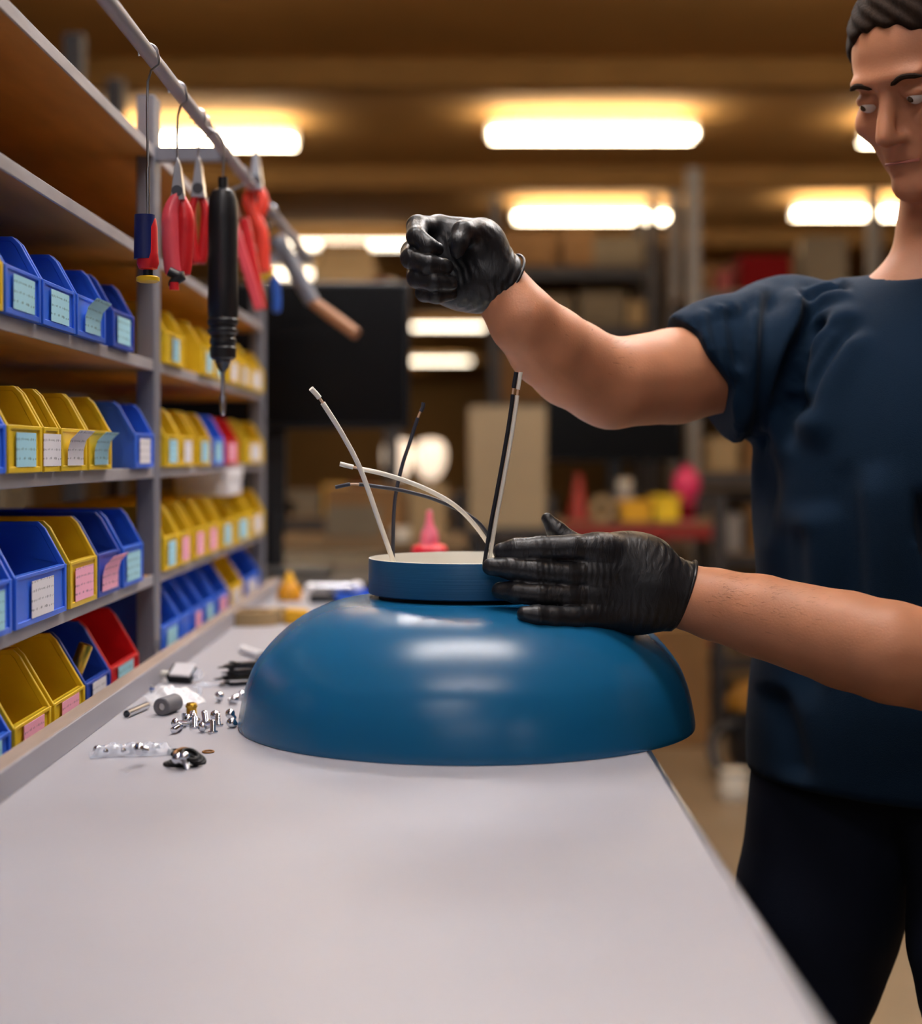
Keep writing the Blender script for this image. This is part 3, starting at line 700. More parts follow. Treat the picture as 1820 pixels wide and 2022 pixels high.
# ------------------------------------------------------------------ tools hanging from the rail
RX, RZ = -.33, 1.62
rl = thing('tool_rail', (RX, 2.3, RZ), 'grey tool rail fixed along the shelving front, tools hang from it', 'tool rail')
MB().tube([(RX, 1.10, RZ), (RX, 3.30, RZ)], .008, 14).build('bar', 'rail_grey', rl, world=True)
for y in (1.04, 2.275):
    MB().box(SX1, RX+.004, y-.010, y+.010, RZ-.010, RZ+.010).build('bracket', 'post_grey', rl, bevel=.001, world=True)
MB().box(SX1, RX+.004, 3.49, 3.51, RZ-.010, RZ+.010).box(RX-.008, RX+.008, 3.25, 3.51, RZ-.006, RZ+.006).build('bracket', 'post_grey', rl, bevel=.001, world=True)
def hook(parent, y, zb, x=RX):
    pts = [(x, y, zb), (x, y, RZ-.03), (RX+.011, y, RZ-.012)]+[(RX+.0098*math.cos(a), y, RZ+.0098*math.sin(a)) for a in np.linspace(0, math.pi*1.1, 9)]
    MB().tube(bez(pts, 3), .0014, 8).build('hook', 'steel', parent, world=True)
# electric screwdriver
yt = 2.02; tx = (440-CXP)/F*yt
def zt(py, y=yt): return CAMZ-(py-HOR)/F*y
px2m = yt/F
o = thing('electric_screwdriver', (tx, yt, zt(820)), 'black electric screwdriver hanging point down before the bins', 'screwdriver')
def seg(name, rows, m, n=32, ang=35):
    return MB().lathe([(r*px2m, zt(y)) for r, y in rows], n, Matrix.Translation((tx, yt, 0))).build(name, m, o, world=True, angle=ang)
seg('motor_housing', [(10, 372), (22, 378), (28, 395), (29.5, 430), (29, 520), (29.5, 560), (30, 620), (28.5, 628)], 'tool_black')
seg('clutch_ring', [(28, 627), (30.5, 632), (30.5, 640), (27, 643), (27, 648), (30, 651), (30, 657), (25, 662), (24, 667), (26, 670), (26.5, 678), (24, 680), (24, 684), (26, 687), (25.5, 706), (20, 711)], 'tool_black', ang=25)
seg('collet', [(15, 708), (15.5, 716), (13, 719), (12, 724), (7, 731), (5, 735)], 'dark_steel')
seg('bit', [(4.2, 731), (4.0, 778), (6.2, 784), (7.0, 800), (6.5, 812), (4.5, 819), (1, 821)], 'steel', 14)
MB().tube([(tx, yt, zt(374)), (tx, yt, zt(350))], .006, 12).build('cord_boot', 'tool_black', o, world=True)
hook(o, yt, zt(352), tx)
def hanging(name, y, label, cat='pliers'):
    return thing(name, (RX, y, 1.45), label, cat, 'tools hanging from the rail')
def hp(px, py, y): return P(px, py, y)
# screwdriver with red and navy handle, yellow cap
y = 1.70
o = hanging('screwdriver', y, 'red and navy handled screwdriver with yellow cap, hung handle down', 'screwdriver'); s = y/F
cx = hp(292, 500, y).x
def seg2(name, rows, m, n=24): return MB().lathe([(r*s, CAMZ-(py-HOR)/F*y) for r, py in rows], n, Matrix.Translation((cx, y, 0))).build(name, m, o, world=True)
seg2('blade', [(4, 330), (4, 430)], 'steel', 12)
seg2('grip', [(8, 425), (16, 432), (19, 450), (20, 500), (22, 520), (18, 531), (8, 534)], 'tool_red')
seg2('neck', [(10, 533), (10, 546)], 'tool_black'); seg2('end_cap', [(17, 545), (23, 548), (23, 555), (17, 558)], 'tool_yellow')
MB().lathe([(20.5*s, CAMZ-(425-HOR)/F*y), (21.5*s, CAMZ-(512-HOR)/F*y)], 24, Matrix.Translation((cx-.003, y-.0012, 0)), cap=True).build('sleeve', 'tool_navy', o, world=True)
hook(o, y, CAMZ-(332-HOR)/F*y, cx)
def pliers(y, x1, x2, top, bot, label, m1, m2, r=9, name='pliers', lean=0):
    """handles hang down, jaws up"""
    o = hanging(name, y, label); s = y/F; cxp = (x1+x2)/2
    a = [hp(cxp+lean*1.4, top-20, y), hp(cxp-14+lean, top+20, y), hp(x1-4+lean*.5, (top+bot)/2, y), hp(x1, bot-20, y), hp(x1+4, bot, y)]
    b_ = [hp(cxp+lean*1.4, top-20, y+.006), hp(cxp+14+lean, top+20, y+.006), hp(x2+4+lean*.5, (top+bot)/2, y+.006), hp(x2, bot-20, y+.006), hp(x2-4, bot, y+.006)]
    for q, m in ((a, m1), (b_, m2)):
        c = bez(q, 8); rr = [s*r*(.55+.45*min(1, i/10)) for i in range(len(c))]; rr[-1] *= .5; rr[-2] *= .85
        MB().tube(c, rr, 14).build('handle', m, o, world=True)
    MB().lathe([(s*11, -.006), (s*11, .012)], 18, aim(hp(cxp+lean*1.4, top-22, y), (0, 1, 0))).build('pivot', 'dark_steel', o, world=True)
    jw = MB().prism([(-14*s, -20*s), (14*s, -20*s), (6*s, 45*s), (1*s, 62*s), (-1*s, 62*s), (-6*s, 45*s)], -.005, .011).build('jaws', 'steel', o, bevel=.001)
    jw.location = root_matrix(o).inverted() @ hp(cxp+lean*1.4, top-25, y)
    hook(o, y, hp(0, top-24, y).z, hp(cxp+lean*1.4, 0, y).x)
    return o
p = pliers(1.874, 341, 361, 400, 543, 'pink-red handled pliers with black inner grip, left of the screwdriver', 'tool_pink', 'tool_red', r=18)
q = [hp(334, 536, 1.858), hp(352, 545, 1.858), hp(360, 545, 1.858), hp(344, 556, 1.858), hp(342, 566, 1.858)]
MB().tube(bez(q, 5), .0058, 12).build('latch', 'tool_black', p, world=True); MB().tube([hp(344, 558, 1.856), hp(344, 573, 1.856)], .0056, 12).build('latch_tip', 'tool_red', p, world=True)
pliers(2.06, 383, 400, 395, 522, 'deep red handled pliers just behind the black screwdriver', 'tool_red', 'tool_red', r=10)
o = pliers(2.55, 520, 490, 380, 540, 'orange-red handled pliers beside the shelving end post', 'tool_orange', 'tool_orange', r=14)
# long red bar-handled cutter
y = 2.42
o = hanging('bolt_cutter', y, 'long straight red-handled cutter hanging aslant, pale top edge', 'cutter')
for dx, m, dy in ((0, 'tool_pink', 0), (26, 'tool_red', .03)):
    a, b_ = hp(456+dx, 430, y+dy), hp(512+dx*.2, 612, y+dy); d = (b_-a)
    M = aim(a, d); L = d.length
    MB().box(-.0075, .0075, -.006, .006, 0, L, M).build('handle', m, o, bevel=.003, world=True)
MB().box(-.012, .012, -.007, .035, -.045, .004, aim(hp(456, 430, y), hp(512, 612, y)-hp(456, 430, y))).build('jaw_block', 'dark_steel', o, bevel=.002, world=True)
hook(o, y, hp(0, 412, y).z, hp(450, 0, y).x)
y = 2.80
o = hanging('crimper', y, 'yellow and blue handled crimper at the end of the shelving', 'crimper')
MB().tube([hp(522, 430, y), hp(524, 500, y), hp(527, 536, y)], [.006, .007, .008], 14).build('body', 'dark_steel', o, world=True)
MB().tube([hp(511, 545, y), hp(541, 543, y)], .010, 14).build('collar', 'tool_yellow', o, world=True)
MB().tube(bez([hp(536, 545, y), hp(543, 560, y), hp(546, 590, y), hp(545, 618, y)], 5), [.006]+[.0085]*13+[.009, .005], 14).build('handle', 'tool_blue', o, world=True)
hook(o, y, hp(0, 432, y).z, hp(522, 0, y).x)
y = 3.15
o = hanging('hammer', y, 'grey-sleeved tool with brown wooden handle, hanging aslant past the post', 'hammer')
a, b_, c = hp(545, 470, y), hp(617, 596, y), hp(704, 660, y-.05)
MB().tube([a, b_], [.016, .015], 18).build('sleeve', 'tube_grey', o, world=True); MB().tube([b_, (b_+c)/2, c], [.0115, .0125, .0120], 16).build('handle', 'wood_handle', o, world=True)
hook(o, y, a.z-.004, a.x)

# ------------------------------------------------------------------ far side of the bench: monitor, tables, racks
y = 4.0
mo = thing('monitor', (-.45, y, .93), 'large black monitor on a stand beyond the shelving', 'monitor')
x0, x1, z0, z1 = -.80, -.127, hp(0, 848, y).z, hp(0, 556, y).z
MB().box(x0, x1, y, y+.035, z0, z1).build('frame', 'monitor_black', mo, bevel=.006, world=True)
MB().box(x0+.012, x1-.012, y-.001, y+.004, z0+.016, z1-.012).build('screen', 'screen', mo, world=True)
MB().box(-.50, -.44, y+.035, y+.075, 1.0, 1.5).build('pillar', 'black_plastic', mo, bevel=.004, world=True)
MB().box(-.62, -.32, y-.10, y+.12, .90, .918).build('stand_foot', 'black_plastic', mo, bevel=.006, world=True)
MB().tube([(-.47, y+.05, .915), (-.47, y+.05, 1.05)], .025, 16).build('stand_neck', 'black_plastic', mo, world=True)
ct = thing('tool_cabinet', (-.47, 4.0, 0), 'dark tool cabinet under the black monitor', 'cabinet')
MB().box(-.85, -.20, 3.78, 4.3, .06, .90).build('cabinet_body', 'rack_dark', ct, bevel=.006)
ct.location = (0, 0, 0)
for k in range(4):
    d = MB().box(-.83, -.22, 3.765, 3.79, .10+k*.198, .28+k*.198).build('drawer', 'monitor_black', ct, bevel=.004)
    MB().box(-.70, -.35, 3.750, 3.766, .235+k*.198, .250+k*.198).build('handle', 'steel', d, bevel=.002)
for x in (-.8, -.25):
    for yy in (3.85, 4.22): MB().lathe([(.02, 0), (.03, .01), (.03, .05), (.02, .06)], 14, Matrix.Translation((x, yy, 0))).build('caster', 'black_plastic', ct)

def table(x0, x1, y0, y1, z, label, top='table_wood'):
    t = thing('work_table', ((x0+x1)/2, (y0+y1)/2, 0), label, 'table'); t.location = (0, 0, 0)
    MB().box(x0, x1, y0, y1, z-.04, z).build('table_top', top, t, bevel=.004)
    for x in (x0+.05, x1-.05):
        for yy in (y0+.05, y1-.05): MB().box(x-.025, x+.025, yy-.025, yy+.025, 0, z-.04).build('leg', 'rack_dark', t)
    MB().box(x0+.03, x1-.03, y1-.07, y1-.03, .25, .30).build('stretcher', 'rack_dark', t)
    return t
def carton(x, y, z, w, d, h, label, m='carton', name='carton', tape=True, rz=0):
    c = thing(name, (x, y, z), label, 'box', rz=rz)
    MB().box(-w/2, w/2, -d/2, d/2, 0, h).build('carton_body', m, c, bevel=.003)
    MB().box(-w/2-.002, w/2+.002, -d/2-.002, -.003, h-.002, h+.003).build('flap', m, c); MB().box(-w/2-.002, w/2+.002, .003, d/2+.002, h-.002, h+.003).build('flap', m, c)
    if tape: MB().box(-w/2-.003, w/2+.003, -.024, .024, h*.75, h+.0035).build('tape', 'tape', c)
    return c
def rack(x0, x1, y0, y1, levels, top, label, post='rack_grey', beam='rack_dark', board='table_wood'):
    r = thing('storage_rack', (0, 0, 0), label, 'rack')
    for x in (x0, x1):
        for yy in (y0, y1): MB().box(x-.03, x+.03, yy-.03, yy+.03, 0, top).build('upright', post, r, bevel=.004)
    for z in levels:
        for yy in (y0, y1): MB().box(x0, x1, yy-.02, yy+.02, z-.075, z-.012).build('beam', beam, r, bevel=.003)
        MB().box(x0-.02, x1+.02, y0-.02, y1+.02, z-.012, z).build('deck', board, r)
    return r
# table behind the lamp with two glowing shades, grey-fronted carton
table(-.95, .02, 6.0, 6.7, .875, 'wooden work table beyond the blue lamp')
cb = carton(-.36, 6.2, .876, .30, .30, .195, 'brown carton with grey front panel on the far work table', 'carton'); MB().box(-.145, .06, -.153, -.149, .01, .13).build('front_panel', 'carton_grey', cb)
carton(-.13, 6.35, .876, .14, .25, .20, 'pale carton right of the brown one on the far table', 'carton_pale')
o = thing('tape_roll', (-.225, 6.02, .876), 'small pale roll in front of the cartons on far table', 'tape roll'); MB().lathe([(.012, 0), (.035, 0), (.035, .05), (.012, .05), (.012, 0)], 20, cap=False).build('tape', 'pale_item', o); MB().lathe([(.0095, .002), (.0115, .002), (.0115, .048), (.0095, .048), (.0095, .002)], 16, cap=False).build('core', 'carton', o)
r1c = rack(-.235, .0, 7.0, 7.5, [.45, 1.02], 1.03, 'low dark stand carrying two glowing lamps', 'rack_dark')
r1 = rack(-.98, -.30, 7.0, 7.5, [.40, .93, 1.50, 1.88], 1.868, 'dark storage rack behind the monitor and far work table', 'rack_dark')
for k, (px, hgt, r, lb) in enumerate(((784, .18, .066, 'left of two glowing white dome lamps on the far rack'), (850, .18, .072, 'right of two glowing white dome lamps on the far rack'))):
    p = hp(px, 0, 7.15); o = thing('dome_lamp', (p.x, 7.15, 1.021), lb, 'lamp', 'glowing dome lamps on the far rack')
    MB().lathe([(.05, 0), (.052, .006), (.046, .012), (.012, .016), (.010, .08)], 24).build('base', 'white_plastic', o)
    MB().lathe([(.03, .07), (.048, .09), (r*.92, .13), (r, .17), (r*.93, .21), (.05, .238), (.001, .248)], 28).build('shade', 'lamp_glow', o)
for px, z, w, h, m, lb in ((662, 1.021, .09, .13, 'yellow_item', 'small yellow box on the far rack left of the glowing lamps'), (718, 1.021, .10, .14, 'box_red', 'dull red box beside the left glowing lamp'),
                           (600, 1.021, .16, .10, 'carton_grey', 'grey carton at left of the far rack'), (560, .931, .12, .07, 'carton', 'flat brown carton low on far rack'), (640, 1.501, .3, .2, 'carton_grey', 'grey carton behind the black monitor')):
    carton(hp(px, 0, 7.2).x, 7.2, z-(.09 if z == 1.021 else 0), w, .2, h, lb, m, tape=False)
# sack and things on top of that rack
o = thing('paper_sack', (hp(680, 0, 7.1).x, 7.15, 1.881), 'tan paper sack on top of the rack above the black monitor', 'sack')
sk = crumple(.30, .2, .02, 11, 16)
MB().box(-.14, .14, -.08, .08, 0, .16).prism([(-.14, .16), (.14, .16), (.11, .24), (-.10, .22)], -.05, .05).build('sack_body', 'carton_pale', o, bevel=.02)
MB().box(-.11, .11, -.055, .055, .215, .25).build('folded_top', 'carton', o, bevel=.008)
carton(hp(742, 0, 7.1).x, 7.08, 1.881, .07, .1, .075, 'small red box beside the tan sack on the rack top', 'box_red', tape=False, rz=.5)
o = tag(MB().sphere((0, 0, .045), (.05, .05, .045)).lathe([(.03, 0), (.03, .01)], 16).build('white_ball', 'pale_item'), 'round pale float on the rack top near the raised glove', 'float'); o.location = (hp(768, 0, 7.1).x, 7.1, 1.881)
# pale upright carton, black television, red shelf
table(.02, .36, 6.4, 7.0, .90, 'small table carrying the tall pale panel', 'rack_dark')
c = carton(.188, 6.62, .901, .31, .22, .49, 'tall pale cardboard box standing behind the wires', 'beige_metal')
r2 = rack(.38, 1.12, 7.0, 7.5, [.45, .905], 1.02, 'low rack with red beams under the black television', 'rack_dark', 'rack_red')
r2b = [c_ for c_ in r2.children if c_.name.startswith('upright')]
tv = thing('television', (.70, 7.35, .906), 'wide black television behind the raised elbow', 'television')
z0 = hp(0, 912, 7.3).z-.906
MB().box(-.31, .31, -.02, .02, z0, z0+.36).build('frame', 'monitor_black', tv, bevel=.006); MB().box(-.30, .30, -.022, -.015, z0+.012, z0+.35).build('screen', 'screen', tv)
MB().box(-.03, .03, -.01, .02, .01, z0+.02).build('stand_neck', 'monitor_black', tv); MB().box(-.16, .16, -.08, .08, 0, .014).build('stand_foot', 'monitor_black', tv, bevel=.004)
yy = 7.08
o = thing('traffic_cone', (hp(1142, 0, yy).x, yy, .906), 'small orange-red cone on the red-beamed rack', 'cone')
MB().lathe([(.048, .012), (.012, .20), (.008, .205)], 24).build('cone_body', 'cone_red', o); MB().box(-.06, .06, -.06, .06, 0, .014).build('base', 'cone_red', o, bevel=.004)
o = thing('tape_roll', (hp(1188, 0, yy).x, yy, .906), 'pale tape roll beside the orange-red cone', 'tape roll', M=Matrix.Translation((hp(1188, 0, yy).x, yy, .906+.055)) @ Matrix.Rotation(math.pi/2, 4, 'X'))
MB().lathe([(.025, -.02), (.055, -.02), (.055, .02), (.025, .02), (.025, -.02)], 28, cap=False).build('tape', 'carton_pale', o); MB().lathe([(.021, -.02), (.0245, -.02), (.0245, .02), (.021, .02), (.021, -.02)], 28, cap=False).build('core', 'carton', o)
def tote(x, y, z, w, h, m, label, d=.18):
    o = thing('tote', (x, y, z), label, 'box'); t = .004
    MB().box(-w/2, w/2, -d/2, d/2, 0, t).box(-w/2, w/2, -d/2, -d/2+t, 0, h).box(-w/2, w/2, d/2-t, d/2, 0, h).box(-w/2, -w/2+t, -d/2, d/2, 0, h).box(w/2-t, w/2, -d/2, d/2, 0, h).build('tote_body', m, o)
    MB().box(-w/2-.008, w/2+.008, -d/2-.008, -d/2, h-.014, h).box(-w/2-.008, w/2+.008, d/2, d/2+.008, h-.014, h).box(-w/2-.008, -w/2, -d/2, d/2, h-.014, h).box(w/2, w/2+.008, -d/2, d/2, h-.014, h).build('rim', m, o)
tote(hp(1252, 0, yy).x, yy, .906, .13, .09, 'yellow_item', 'yellow tote left of its pair on the red-beamed rack'); tote(hp(1312, 0, yy).x, yy+.02, .906, .11, .11, 'bin_yellow', 'yellow tote right of its pair on the red-beamed rack')
o = thing('grey_jar', (hp(1240, 0, yy).x, 7.24, .906), 'grey jar behind the yellow totes', 'jar'); MB().lathe([(.04, 0), (.045, .005), (.045, .12), (.03, .15)], 20).build('jar_body', 'grey_item', o); MB().lathe([(.034, .148), (.034, .175), (.03, .18)], 20).build('lid', 'pale_item', o)
for zz, sx, r_, lb in ((.906, 1355, .045, 'lower pink spool below the pink bag'),):
    o = thing('spool', (hp(sx, 0, yy).x, yy, zz), lb, 'spool'); MB().lathe([(r_, 0), (r_, .008), (r_*.6, .010), (r_*.6, .07), (r_, .072), (r_, .08)], 24, cap=True).build('flanges', 'pink_bag', o); MB().lathe([(r_*.9, .012), (r_*.9, .068)], 24).build('thread', 'box_red', o)
# right-hand racks with cartons
r3 = rack(1.14, 2.2, 7.9, 8.6, [.22, .72, 1.12, 1.55, 2.0], 2.6, 'tall grey rack of cartons directly behind the worker', 'rack_grey', 'rack_dark')
o = thing('pink_bag', (hp(1358, 0, 7.08).x, 7.12, .987), 'bright pink bag standing on the pink spool', 'bag')
MB().sphere((0, 0, .075), (.062, .05, .075)).build('bag_body', 'pink_bag', o); MB().lathe([(.02, .140), (.028, .165)], 12).build('tied_neck', 'pink_bag', o)
LB = ['', '']
def fill(y, rows):
    for z, items in rows:
        for (px, w, h, m, lb) in items: carton(hp(px, 0, y).x, y, z, w, .28, h, lb, m, tape=m.startswith('carton'))
fill(8.02, (
    (2.001, ((1500, .25, .17, 'box_red', 'dark red box on top shelf behind the worker'), (1424, .05, .10, 'rack_red', 'slim red box left of the dark red one'), (1620, .20, .26, 'carton_grey', 'grey carton on the top shelf behind the shoulder'))),
    (1.551, ((1400, .12, .22, 'carton_pale', 'pale carton on the shelf below the red boxes'), (1480, .2, .25, 'carton', 'brown carton on the shelf below the red boxes'), (1600, .3, .2, 'carton_grey', 'grey carton hidden behind the worker'))),
    (1.121, ((1420, .14, .16, 'carton_pale', 'pale carton on shelf level with the armpit'), (1500, .2, .15, 'carton', 'brown carton on shelf level with the armpit'))),
    (.721, ((1405, .06, .22, 'carton_pale', 'narrow pale carton seen under the sleeve'), (1440, .08, .18, 'grey_item', 'narrow grey box seen under the sleeve'), (1520, .25, .22, 'carton', 'brown carton behind the torso'))),
    (.221, ((1415, .10, .34, 'carton_pale', 'tall pale carton seen below the forearm'), (1480, .15, .2, 'carton', 'brown carton at the hip of the worker')))))
r4 = rack(.2, 1.12, 9.4, 10.1, [.45, 1.5, 1.95, 2.3], 2.7, 'brown-loaded rack beyond the raised forearm', 'rack_dark', 'rack_dark')
fill(9.5, (
    (2.301, ((1045, .30, .2, 'carton', 'brown carton at left end of the top shelf, far middle rack'), (1138, .18, .22, 'carton', 'brown carton second along the top shelf, far middle rack'), (1216, .3, .16, 'carton_grey', 'grey-brown carton at right end of far middle rack top'))),
    (1.951, ((1062, .38, .17, 'carton_grey', 'wide grey carton over the forearm'), (1185, .26, .19, 'carton_grey', 'grey carton right of the wide one over the forearm'), (1250, .10, .14, 'carton_pale', 'small pale carton at rack end over the elbow'))),
    (1.501, ((1040, .30, .3, 'carton', 'brown carton behind the middle of the forearm'), (1150, .26, .26, 'carton', 'brown carton behind the elbow crease'), (1238, .16, .30, 'carton_pale', 'tan carton just right of the elbow crease'))),
    (.451, ((1120, .3, .3, 'carton', 'brown carton low on far middle rack'), (1225, .24, .28, 'carton_grey', 'grey carton low on far middle rack')))))
r5 = rack(1.35, 2.6, 9.4, 10.1, [.3, 1.0, 1.5, 2.05], 2.75, 'rack farther back behind the worker', 'rack_dark', 'rack_dark')
fill(9.5, ((2.051, ((1422, .22, .25, 'carton', 'brown carton on the rack farther back, near the red boxes'), (1580, .3, .3, 'carton', 'brown carton on the rack farther back, behind the shoulder'))),))
# lower right: cartons on the floor, shop vacuum, pallet
carton(hp(1330, 0, 6.7).x, 6.75, 0, .26, .3, .47, 'brown floor carton right of the dome rim', 'carton')
o = thing('shop_vacuum', (1.13, 6.05, 0), 'black and yellow workshop vacuum on the floor by the hip', 'vacuum')
MB().lathe([(.11, .03), (.13, .06), (.14, .18), (.135, .25)], 28).build('tank', 'black_plastic', o); MB().lathe([(.138, .25), (.13, .29), (.09, .335), (.03, .35)], 28).build('motor_head', 'amber_dark', o)
MB().tube(bez([(-.11, -.08, .2), (-.2, -.12, .16), (-.19, -.2, .05), (-.05, -.26, .03)], 6), .02, 12).build('hose', 'black_plastic', o)
for k in range(4):
    a = k*math.pi/2+.5; MB().sphere((.11*math.cos(a), .11*math.sin(a), .025), .025, 12, 8).build('caster', 'rack_dark', o)
o = tag(MB().lathe([(.05, 0), (.055, .01), (.055, .09), (.05, .1), (.02, .1)], 20).build('paint_tin', 'pale_item'), 'pale tin on the floor by the trousers', 'tin'); o.location = (hp(1450, 0, 5.6).x, 5.6, 0)
MB().lathe([(.057, .088), (.057, .098)], 20).build('rim', 'steel', o)
# racks along the left, behind the bin shelving
r6 = rack(-2.4, -1.2, 5.0, 5.6, [.3, .9, 1.5, 2.1], 2.5, 'dark rack on the left behind the bin shelving', 'rack_dark', 'rack_dark')
for z, x, w, h, m, lb in ((.901, -2.1, .4, .3, 'carton', 'brown carton on the left rack at bench height'), (.901, -1.6, .3, .25, 'carton_grey', 'grey carton on the left rack at bench height'), (1.501, -2.1, .4, .35, 'carton_grey', 'grey carton upper left rack'),
                          (1.501, -1.5, .35, .3, 'carton', 'brown carton upper left rack'), (2.101, -1.6, .4, .25, 'carton', 'brown carton on top of left rack'), (2.101, -2.15, .35, .3, 'carton_pale', 'pale carton on top of left rack')):
    carton(x, 5.25, z, w, .35, h, lb, m)

# ------------------------------------------------------------------ the worker
def nrm(v): v = np.array(v, float); return v/np.linalg.norm(v)
A3 = lambda px, py, Y: np.array(P(px, py, Y))
C = np.array([.535, 1.875, 1.315])                       # middle of the chest between the shoulders
fw = nrm((-.678, -.735, 0)); rt = np.array([fw[1], -fw[0], 0]); up = np.array([0, 0, 1.])
L = lambda a, b_, c: C+fw*a+rt*b_+up*c                 # forward, to the worker's right, up
RS = A3(1556, 690, 2.00); RE = A3(1216, 756, 1.86); RW = A3(982, 562, 1.775)
LS = L(.0, -.185, -.02); LE = np.array([.535, 1.60, .975]); LW = A3(1352, 1178, 1.70)
Fb = Field((-.02, 1.40, .86), (.80, 2.16, 1.80), .0042)
# arms
def lerp(a, b_, t): return a+(b_-a)*t
Fb.chain([RS, A3(1430, 726, 1.93), A3(1331, 743, 1.90), RE], [.044, .052, .0560, .0515], .006)
Fb.chain([RE, A3(1180, 745, 1.85), A3(1130, 719, 1.83), A3(1083, 684, 1.80), A3(1033, 633, 1.77), RW], [.0515, .0495, .0495, .0460, .0380, .0322], .006)
Fb.cone(A3(1192, 794, 1.855), A3(1205, 777, 1.86), .020, .022, .025)
Fb.chain([LS, lerp(LS, LE, .5), LE], [.058, .054, .047], .006)
Fb.chain([LE, A3(1760, 1288, 1.615), A3(1670, 1264, 1.64), A3(1500, 1216, 1.675), A3(1410, 1193, 1.69), LW, A3(1320, 1172, 1.70)], [.049, .051, .0495, .0425, .0372, .0335, .031], .006)
# trunk (under the shirt), neck, head
Fb.ell(L(.0, 0, -.10), (.155, .09, .21), np.array([rt, fw, up]), .05)
Fb.ell(L(-.01, 0, -.34), (.125, .085, .20), np.array([rt, fw, up]), .05)
Fb.cone(L(-.02, .09, .00), L(-.02, -.09, -.01), .045, .045, .04)
HC = L(.02, -.02, .305)
hf = nrm(fw*.86+rt*.10-up*.42); hr = nrm(np.cross(hf, up)); hu = np.cross(hr, hf)
hp3 = lambda a, b_, c: HC+hf*a+hr*b_+hu*c
Hm = np.array([hf, hr, hu])
Fb.cone(L(-.02, 0, .02), hp3(-.045, 0, -.05), .056, .052, .03)
Fb.ell(hp3(-.012, 0, .035), (.098, .076, .092), Hm, .03)
Fb.ell(hp3(.028, 0, -.045), (.062, .058, .062), Hm, .03)
Fb.ell(hp3(.074, 0, -.094), (.024, .028, .020), Hm, .02); Fb.ell(hp3(.016, 0, -.072), (.056, .056, .036), Hm, .015)
Fb.ell(hp3(.074, 0, .032), (.020, .050, .011), Hm, .012)
for s in (-1, 1):
    Fb.ell(hp3(.087, s*.031, .008), (.014, .018, .012), Hm, .012, op='cut')
    Fb.ell(hp3(.055, s*.046, -.018), (.026, .018, .018), Hm, .02)
    Fb.ell(hp3(-.008, s*.076, -.004), (.020, .008, .031), Hm, .006)
    Fb.ell(hp3(.094, s*.010, -.034), (.010, .007, .007), Hm, .006)
Fb.cone(hp3(.082, 0, .020), hp3(.108, 0, -.028), .0075, .0115, .008)
Fb.cone(hp3(.083, -.018, -.058), hp3(.083, .018, -.058), .006, .006, .006); Fb.cone(hp3(.081, -.016, -.067), hp3(.081, .016, -.067), .0065, .0065, .006)
for s in (-1, 1):
    Fb.ell(hp3(.076, s*.031, .012), (.0125, .016, .0085), Hm, .003)       # eyelids
V, Q = Fb.mesh(); V = np_smooth(V, Q, 2, .5)
person = np_object('person', V, Q, 'skin')
tag(person, 'worker in dark navy T-shirt and black gloves, one hand raised, other steadying the lamp', 'person')
for s in (-1, 1):
    e = MB().sphere(hp3(.0760, s*.031, .0080), .0110, 20, 14).build('eye', 'eye_white', person)
    MB().sphere(hp3(.0842, s*.031+.002, .0055), .0042, 14, 8).build('iris', 'iris', e)
Fh = Field(HC-.16, HC+.16, .0035)
Fh.ell(hp3(-.018, 0, .042), (.104, .083, .099), Hm, .02); Fh.ell(hp3(-.045, 0, -.02), (.066, .076, .07), Hm, .02)
Fh.cut(hp3(.060, 0, .075), hf*.80-hu*.60); Fh.cut(hp3(-.03, 0, -.055), -hu+hf*.35)
for s in (-1, 1): Fh.ell(hp3(.0, s*.085, -.005), (.030, .03, .040), Hm, .006, op='cut')
V, Q = Fh.mesh(); V = np_smooth(V, Q, 3, .5)
Nn = np_normals(V, Q); g = V @ np.array([hf, hr, hu]).T
V = V+Nn*(.0022*np.sin(g[:, 1]*260+8*np.sin(g[:, 2]*40)+3*np.sin(g[:, 0]*60)))[:, None]
np_object('hair', V, Q, 'hair', person)['label'] = 'short dark brown hair'
for s in (-1, 1):
    MB().tube(bez([hp3(.089, s*.012, .026), hp3(.090, s*.030, .032), hp3(.080, s*.047, .027)], 5), [.0018]+[.0032]*8+[.0022, .001], 8).build('eyebrow', 'hair', person)
MB().tube(bez([hp3(.088, -.022, -.0625), hp3(.0925, 0, -.0615), hp3(.088, .022, -.0625)], 6), .0016, 8).build('lips', 'lip', person)

# ---- T-shirt
Fs = Field((.17, 1.42, .74), (.86, 2.24, 1.52), .005)
R3 = np.array([rt, fw, up])
Fs.ell(L(.005, .0, -.13), (.208, .135, .205), R3, .05); Fs.ell(L(.0, 0, -.36), (.205, .138, .30), R3, .08)
Fs.ell(L(.0, 0, -.52), (.205, .143, .24), R3, .08)
Fs.cone(L(-.01, .11, .028), L(-.01, -.12, .01), .068, .068, .05)
Fs.cone(L(-.03, -.04, .030), L(-.03, -.03, .055), .085, .075, .04)
HEM = lerp(A3(1338, 645, 1.90), A3(1462, 845, 1.90), .5)          # sleeve end
sd = nrm(RE-RS)
s_end = lerp(RS, RE, .62)
Fs.chain([L(-.01, .15, -.005), RS, A3(1430, 726, 1.93), A3(1320, 744, 1.90)], [.074, .088, .082, .067], .02)
Fs.chain([RS+np.array([-.01, 0, -.045]), lerp(RS, RE, .48)+np.array([0, 0, -.026])], [.064, .055], .02)      # loose underside
Fs.chain([L(-.01, -.14, -.02), LS, lerp(LS, LE, .55)], [.075, .075, .070], .035)
hem_n = nrm(np.array([-.86, -.12, -.50]))
a0 = A3(1400, 745, 1.90)
